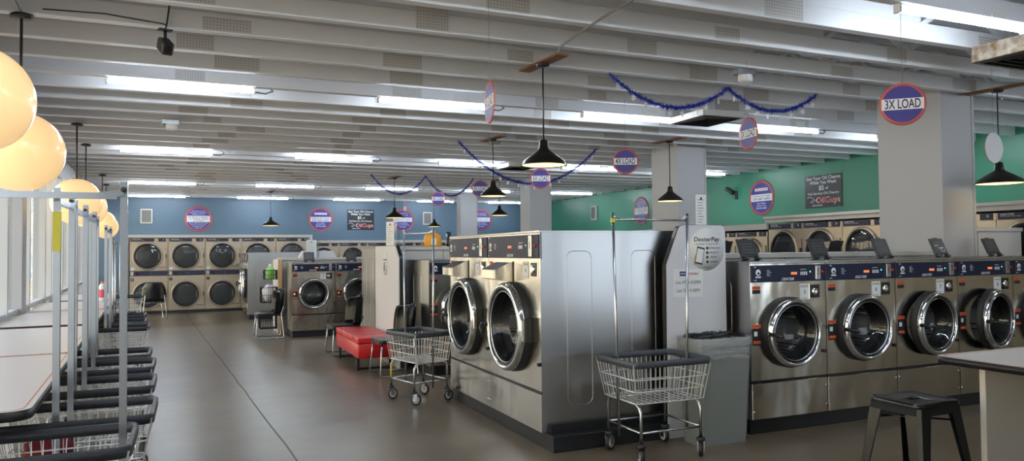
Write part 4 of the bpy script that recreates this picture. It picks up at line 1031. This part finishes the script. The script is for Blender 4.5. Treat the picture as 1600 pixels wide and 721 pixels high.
def speaker(x, y, z, rz, lab):
    t = thing('wall_speaker', (x, y, z), rz)
    b = MB(); b.box(-.17, .17, -.05, 0, -.23, .23, 'trim_white', .01); b.build('speaker_case', t)
    b = MB(); b.box(-.135, .135, -.055, -.049, -.19, .19, 'cork', .004); b.build('grille', t)
    return tag(t, lab, 'speaker', 'white speakers on the walls')
speaker(-1.28, FARY, 2.79, 0, 'white framed speaker on the blue wall at far left')
speaker(7.80, FARY, 2.80, 0, 'white framed speaker on the blue wall near third column')
speaker(GRX, 21.2, 2.82, -PI/2, 'white framed speaker on the green wall')
# security cameras
t = thing('security_camera', (GRX-.005, 14.3, 2.98), -PI/2)
b = MB(); b.box(-.04, .04, -.03, 0, -.18, .02, 'dark_metal', .005); b.tube([(0, -.02, .0), (0, -.12, .03)], .015, 'black', 6); b.build('mount', t)
b = MB(); b.T = Matrix.Translation((-.02, -.14, .0)) @ Matrix.Rotation(.5, 4, 'Y'); b.box(-.20, .08, -.05, .05, -.045, .045, 'black', .012); b.build('camera_body', t)
tag(t, 'black security camera on the green wall', 'camera', 'security cameras')
t = thing('security_camera', (-.19, 6.33, 3.30), .3)
b = MB(); b.box(-.05, .05, -.03, .03, .04, .05, 'black'); b.tube([(0, 0, .05), (0, 0, -.03)], .012, 'black', 8); b.tube([(0, 0, .05), (.01, 0, .08), (.03, -.03, .30)], .006, 'cord_dark', 6); b.build('mount', t)
b = MB(); b.T = Matrix.Translation((0, 0, -.08)) @ Matrix.Rotation(.5, 4, 'X'); b.box(-.045, .045, -.09, .07, -.05, .05, 'dark_metal', .012); b.disc((0, -.092, 0), .028, 'y', 'black', 14); b.build('camera_body', t)
tag(t, 'dark camera hanging under the ceiling trusses at upper left', 'camera', 'security cameras')
for (x, y, l) in [(5.04, 5.80, 'white round sensor in a metal bracket above the right tinsel garland'), (-.24, 10.8, 'white round sensor under the trusses above the left aisle')]:
    t = thing('ceiling_sensor', (x, y, CEIL))
    b = MB(); b.box(-.12, .09, -.05, .05, -.06, -.001, 'pole_steel', .004); b.build('bracket', t)
    b = MB(); b.lathe([(.07, -.06), (.07, -.11), (.055, -.13), (0, -.133)], (0, 0, 0), 'z', 'white', 20); b.build('sensor_dome', t)
    tag(t, l, 'sensor', 'ceiling sensors')

# vents
def vent(x, y, w, d, rz, lab, big=False):
    t = thing('ceiling_vent', (x, y, CEIL), rz)
    b = MB(); b.box(-w/2, w/2, -d/2, d/2, -.02, .0, 'stain' if big else 'trim_white'); 
    for s in (-1, 1): b.box(-w/2, w/2, s*d/2-.02, s*d/2+.02, -.14 if big else -.08, .0, 'stain' if big else 'trim_white', .003); b.box(s*w/2-.02, s*w/2+.02, -d/2, d/2, -.14 if big else -.08, 0, 'stain' if big else 'trim_white', .003)
    b.build('frame', t)
    b = MB(); z0 = -.14 if big else -.08
    for k in range(5):
        q = 1-.18*k; b.sweep([(p[0], p[1], 0) for p in rrect(-w/2*q+.03, w/2*q-.03, -d/2*q+.03, d/2*q-.03, .01, 1)][::-1], [(0, z0-.01+k*.008), (.02, z0-.012+k*.008), (-.02, z0+.03+k*.008)], 'dark_metal')
    b.box(-w/2+.02, w/2-.02, -d/2+.02, d/2-.02, z0+.05, z0+.055, 'vent_dark'); b.build('louvre', t)
    return tag(t, lab, 'vent', 'ceiling air vents')
vent(6.27, 7.98, .62, .72, 0, 'square air vent under the trusses, beneath the right tinsel garland')
vent(6.88, 4.10, .95, .62, 0, 'large stained air vent at the upper right corner', True)
vent(6.15, 13.95, .6, .6, 0, 'small air vent beside the big pendant lamp shade')
# conduits
b = MB()
b.tube([(2.99, 5.84, CEIL-.012), (2.93, 5.69, CEIL-.012), (2.885, 5.26, CEIL-.016), (2.865, 4.87, CEIL-.012), (2.85, 4.45, CEIL-.016), (2.84, 3.2, CEIL-.012)], .010, 'cord_grey', 6)
tag(b.build('electrical_conduit'), 'dark conduit running from the large pendant lamp to the ceiling top', 'conduit', 'ceiling conduits')
b = MB()
b.tube([(-1.13, 6.28, CEIL-.012), (-1.12, 6.1, CEIL-.012), (-1.08, 5.1, CEIL-.012), (-.9, 4.6, CEIL-.012), (-.86, 3.9, CEIL-.012)], .009, 'cord_dark', 6)
tag(b.build('electrical_conduit'), 'dark conduit leading to the second globe lamp cap', 'conduit', 'ceiling conduits')
b = MB()
b.tube([(-1.0, 6.29, CEIL+.02), (-.6, 6.28, CEIL+.03), (-.2, 6.29, CEIL+.0), (-.18, 6.28, CEIL-.01)], .006, 'cord_dark', 5)
tag(b.build('electrical_conduit'), 'thin dark cable along a truss to the hanging camera', 'conduit', 'ceiling conduits')

# tinsel garlands
def garland(pts, sag, lab, seed):
    r = random.Random(seed); t = thing('hanging_garland', pts[0])
    o = Vector(pts[0]); b = MB(); ch = MB()
    for (p, q), sg in zip(zip(pts[:-1], pts[1:]), sag):
        p, q = Vector(p)-o, Vector(q)-o; L = (q-p).length; n = int(L/.006)
        core = []
        for i in range(n+1):
            u = i/n; c = p.lerp(q, u)+Vector((0, 0, -4*sg*u*(1-u))); core.append(c)
            for k in range(7):
                d = Vector((r.uniform(-1, 1), r.uniform(-1, 1), r.uniform(-1, 1))).normalized()*r.uniform(.03, .055)
                e = Vector((r.uniform(-1, 1), r.uniform(-1, 1), r.uniform(-1, 1))).normalized()*.0055
                b.add([tuple(c-e), tuple(c+e), tuple(c+d)], [(0, 1, 2)], 'tinsel')
            if i % 26 == 13:
                c2 = c+Vector((r.uniform(-.02, .02), -.02, -.07))
                ch.T = Matrix.Translation(c2) @ Matrix.Rotation(r.uniform(0, 3), 4, 'Z') @ Matrix.Rotation(r.uniform(0, 1), 4, 'Y')
                for a in range(3):
                    ca, sa = math.cos(a*PI/3)*.03, math.sin(a*PI/3)*.03; ch.tube([(-ca, 0, -sa), (ca, 0, sa)], .006, 'charm', 4)
                ch.T = Matrix.Identity(4); ch.tube([c, c2], .0015, 'charm', 4); ch.build('snowflake_charm', t); ch = MB()
        b.tube(core[::8]+[core[-1]], .007, 'tinsel', 5)
    b.build('tinsel_strand', t)
    return tag(t, lab, 'garland', 'blue tinsel garlands')
garland([(3.86, 6.40, CEIL-.02), (5.32, 6.40, CEIL-.04), (6.58, 6.40, CEIL-.02)], [.27, .22], 'blue tinsel garland nearest the camera, two swags at upper right', 1)
garland([(3.92, 11.2, CEIL-.02), (6.45, 11.2, CEIL-.02)], [.64], 'blue tinsel garland with a single deep swag behind the large pendant', 2)
garland([(3.72, 16.6, CEIL-.02), (5.0, 16.6, CEIL-.02), (6.25, 16.8, CEIL-.03)], [.43, .43], 'far blue tinsel garland with two swags before the blue wall', 3)

# ------------------------------------------------------------------ light and camera
w = bpy.data.worlds.new('World'); SC.world = w; w.use_nodes = True
bg = w.node_tree.nodes['Background']; bg.inputs['Color'].default_value = (.80, .88, 1., 1); bg.inputs['Strength'].default_value = 2.0
sl = bpy.data.lights.new('Sun', 'SUN'); sl.energy = 13; sl.angle = .02; sl.color = (1., .91, .76)
so = bpy.data.objects.new('Sun', sl); COL.objects.link(so); so.rotation_euler = Vector((-.72, .1, -.69)).to_track_quat('-Z', 'Y').to_euler()
cam = bpy.data.cameras.new('Camera'); co = bpy.data.objects.new('Camera', cam); COL.objects.link(co); SC.camera = co
cam.sensor_width = 36; cam.lens = 36*1161/1600; cam.clip_start = .05; cam.clip_end = 200
yaw, pitch, roll = .40771, .02767, -.00928
f = Vector((math.sin(yaw)*math.cos(pitch), math.cos(yaw)*math.cos(pitch), math.sin(pitch)))
r = Vector((math.cos(yaw), -math.sin(yaw), 0)); u = r.cross(f)
cr, sr = math.cos(roll), math.sin(roll)
R_, U_ = r*cr+u*sr, u*cr-r*sr
Mx = Matrix((( R_.x, U_.x, -f.x, 0), (R_.y, U_.y, -f.y, 0), (R_.z, U_.z, -f.z, 1.6), (0, 0, 0, 1)))
co.matrix_world = Mx
SC.view_settings.view_transform = 'Standard'; SC.view_settings.look = 'None'; SC.view_settings.gamma = 1; SC.view_settings.exposure = 0.98
SC.view_settings.use_curve_mapping = False
SC.cycles.max_bounces = 8; SC.cycles.transparent_max_bounces = 12; SC.cycles.caustics_reflective = False; SC.cycles.caustics_refractive = False
SC.cycles.sample_clamp_indirect = 4; SC.cycles.use_adaptive_sampling = False; SC.cycles.use_denoising = True
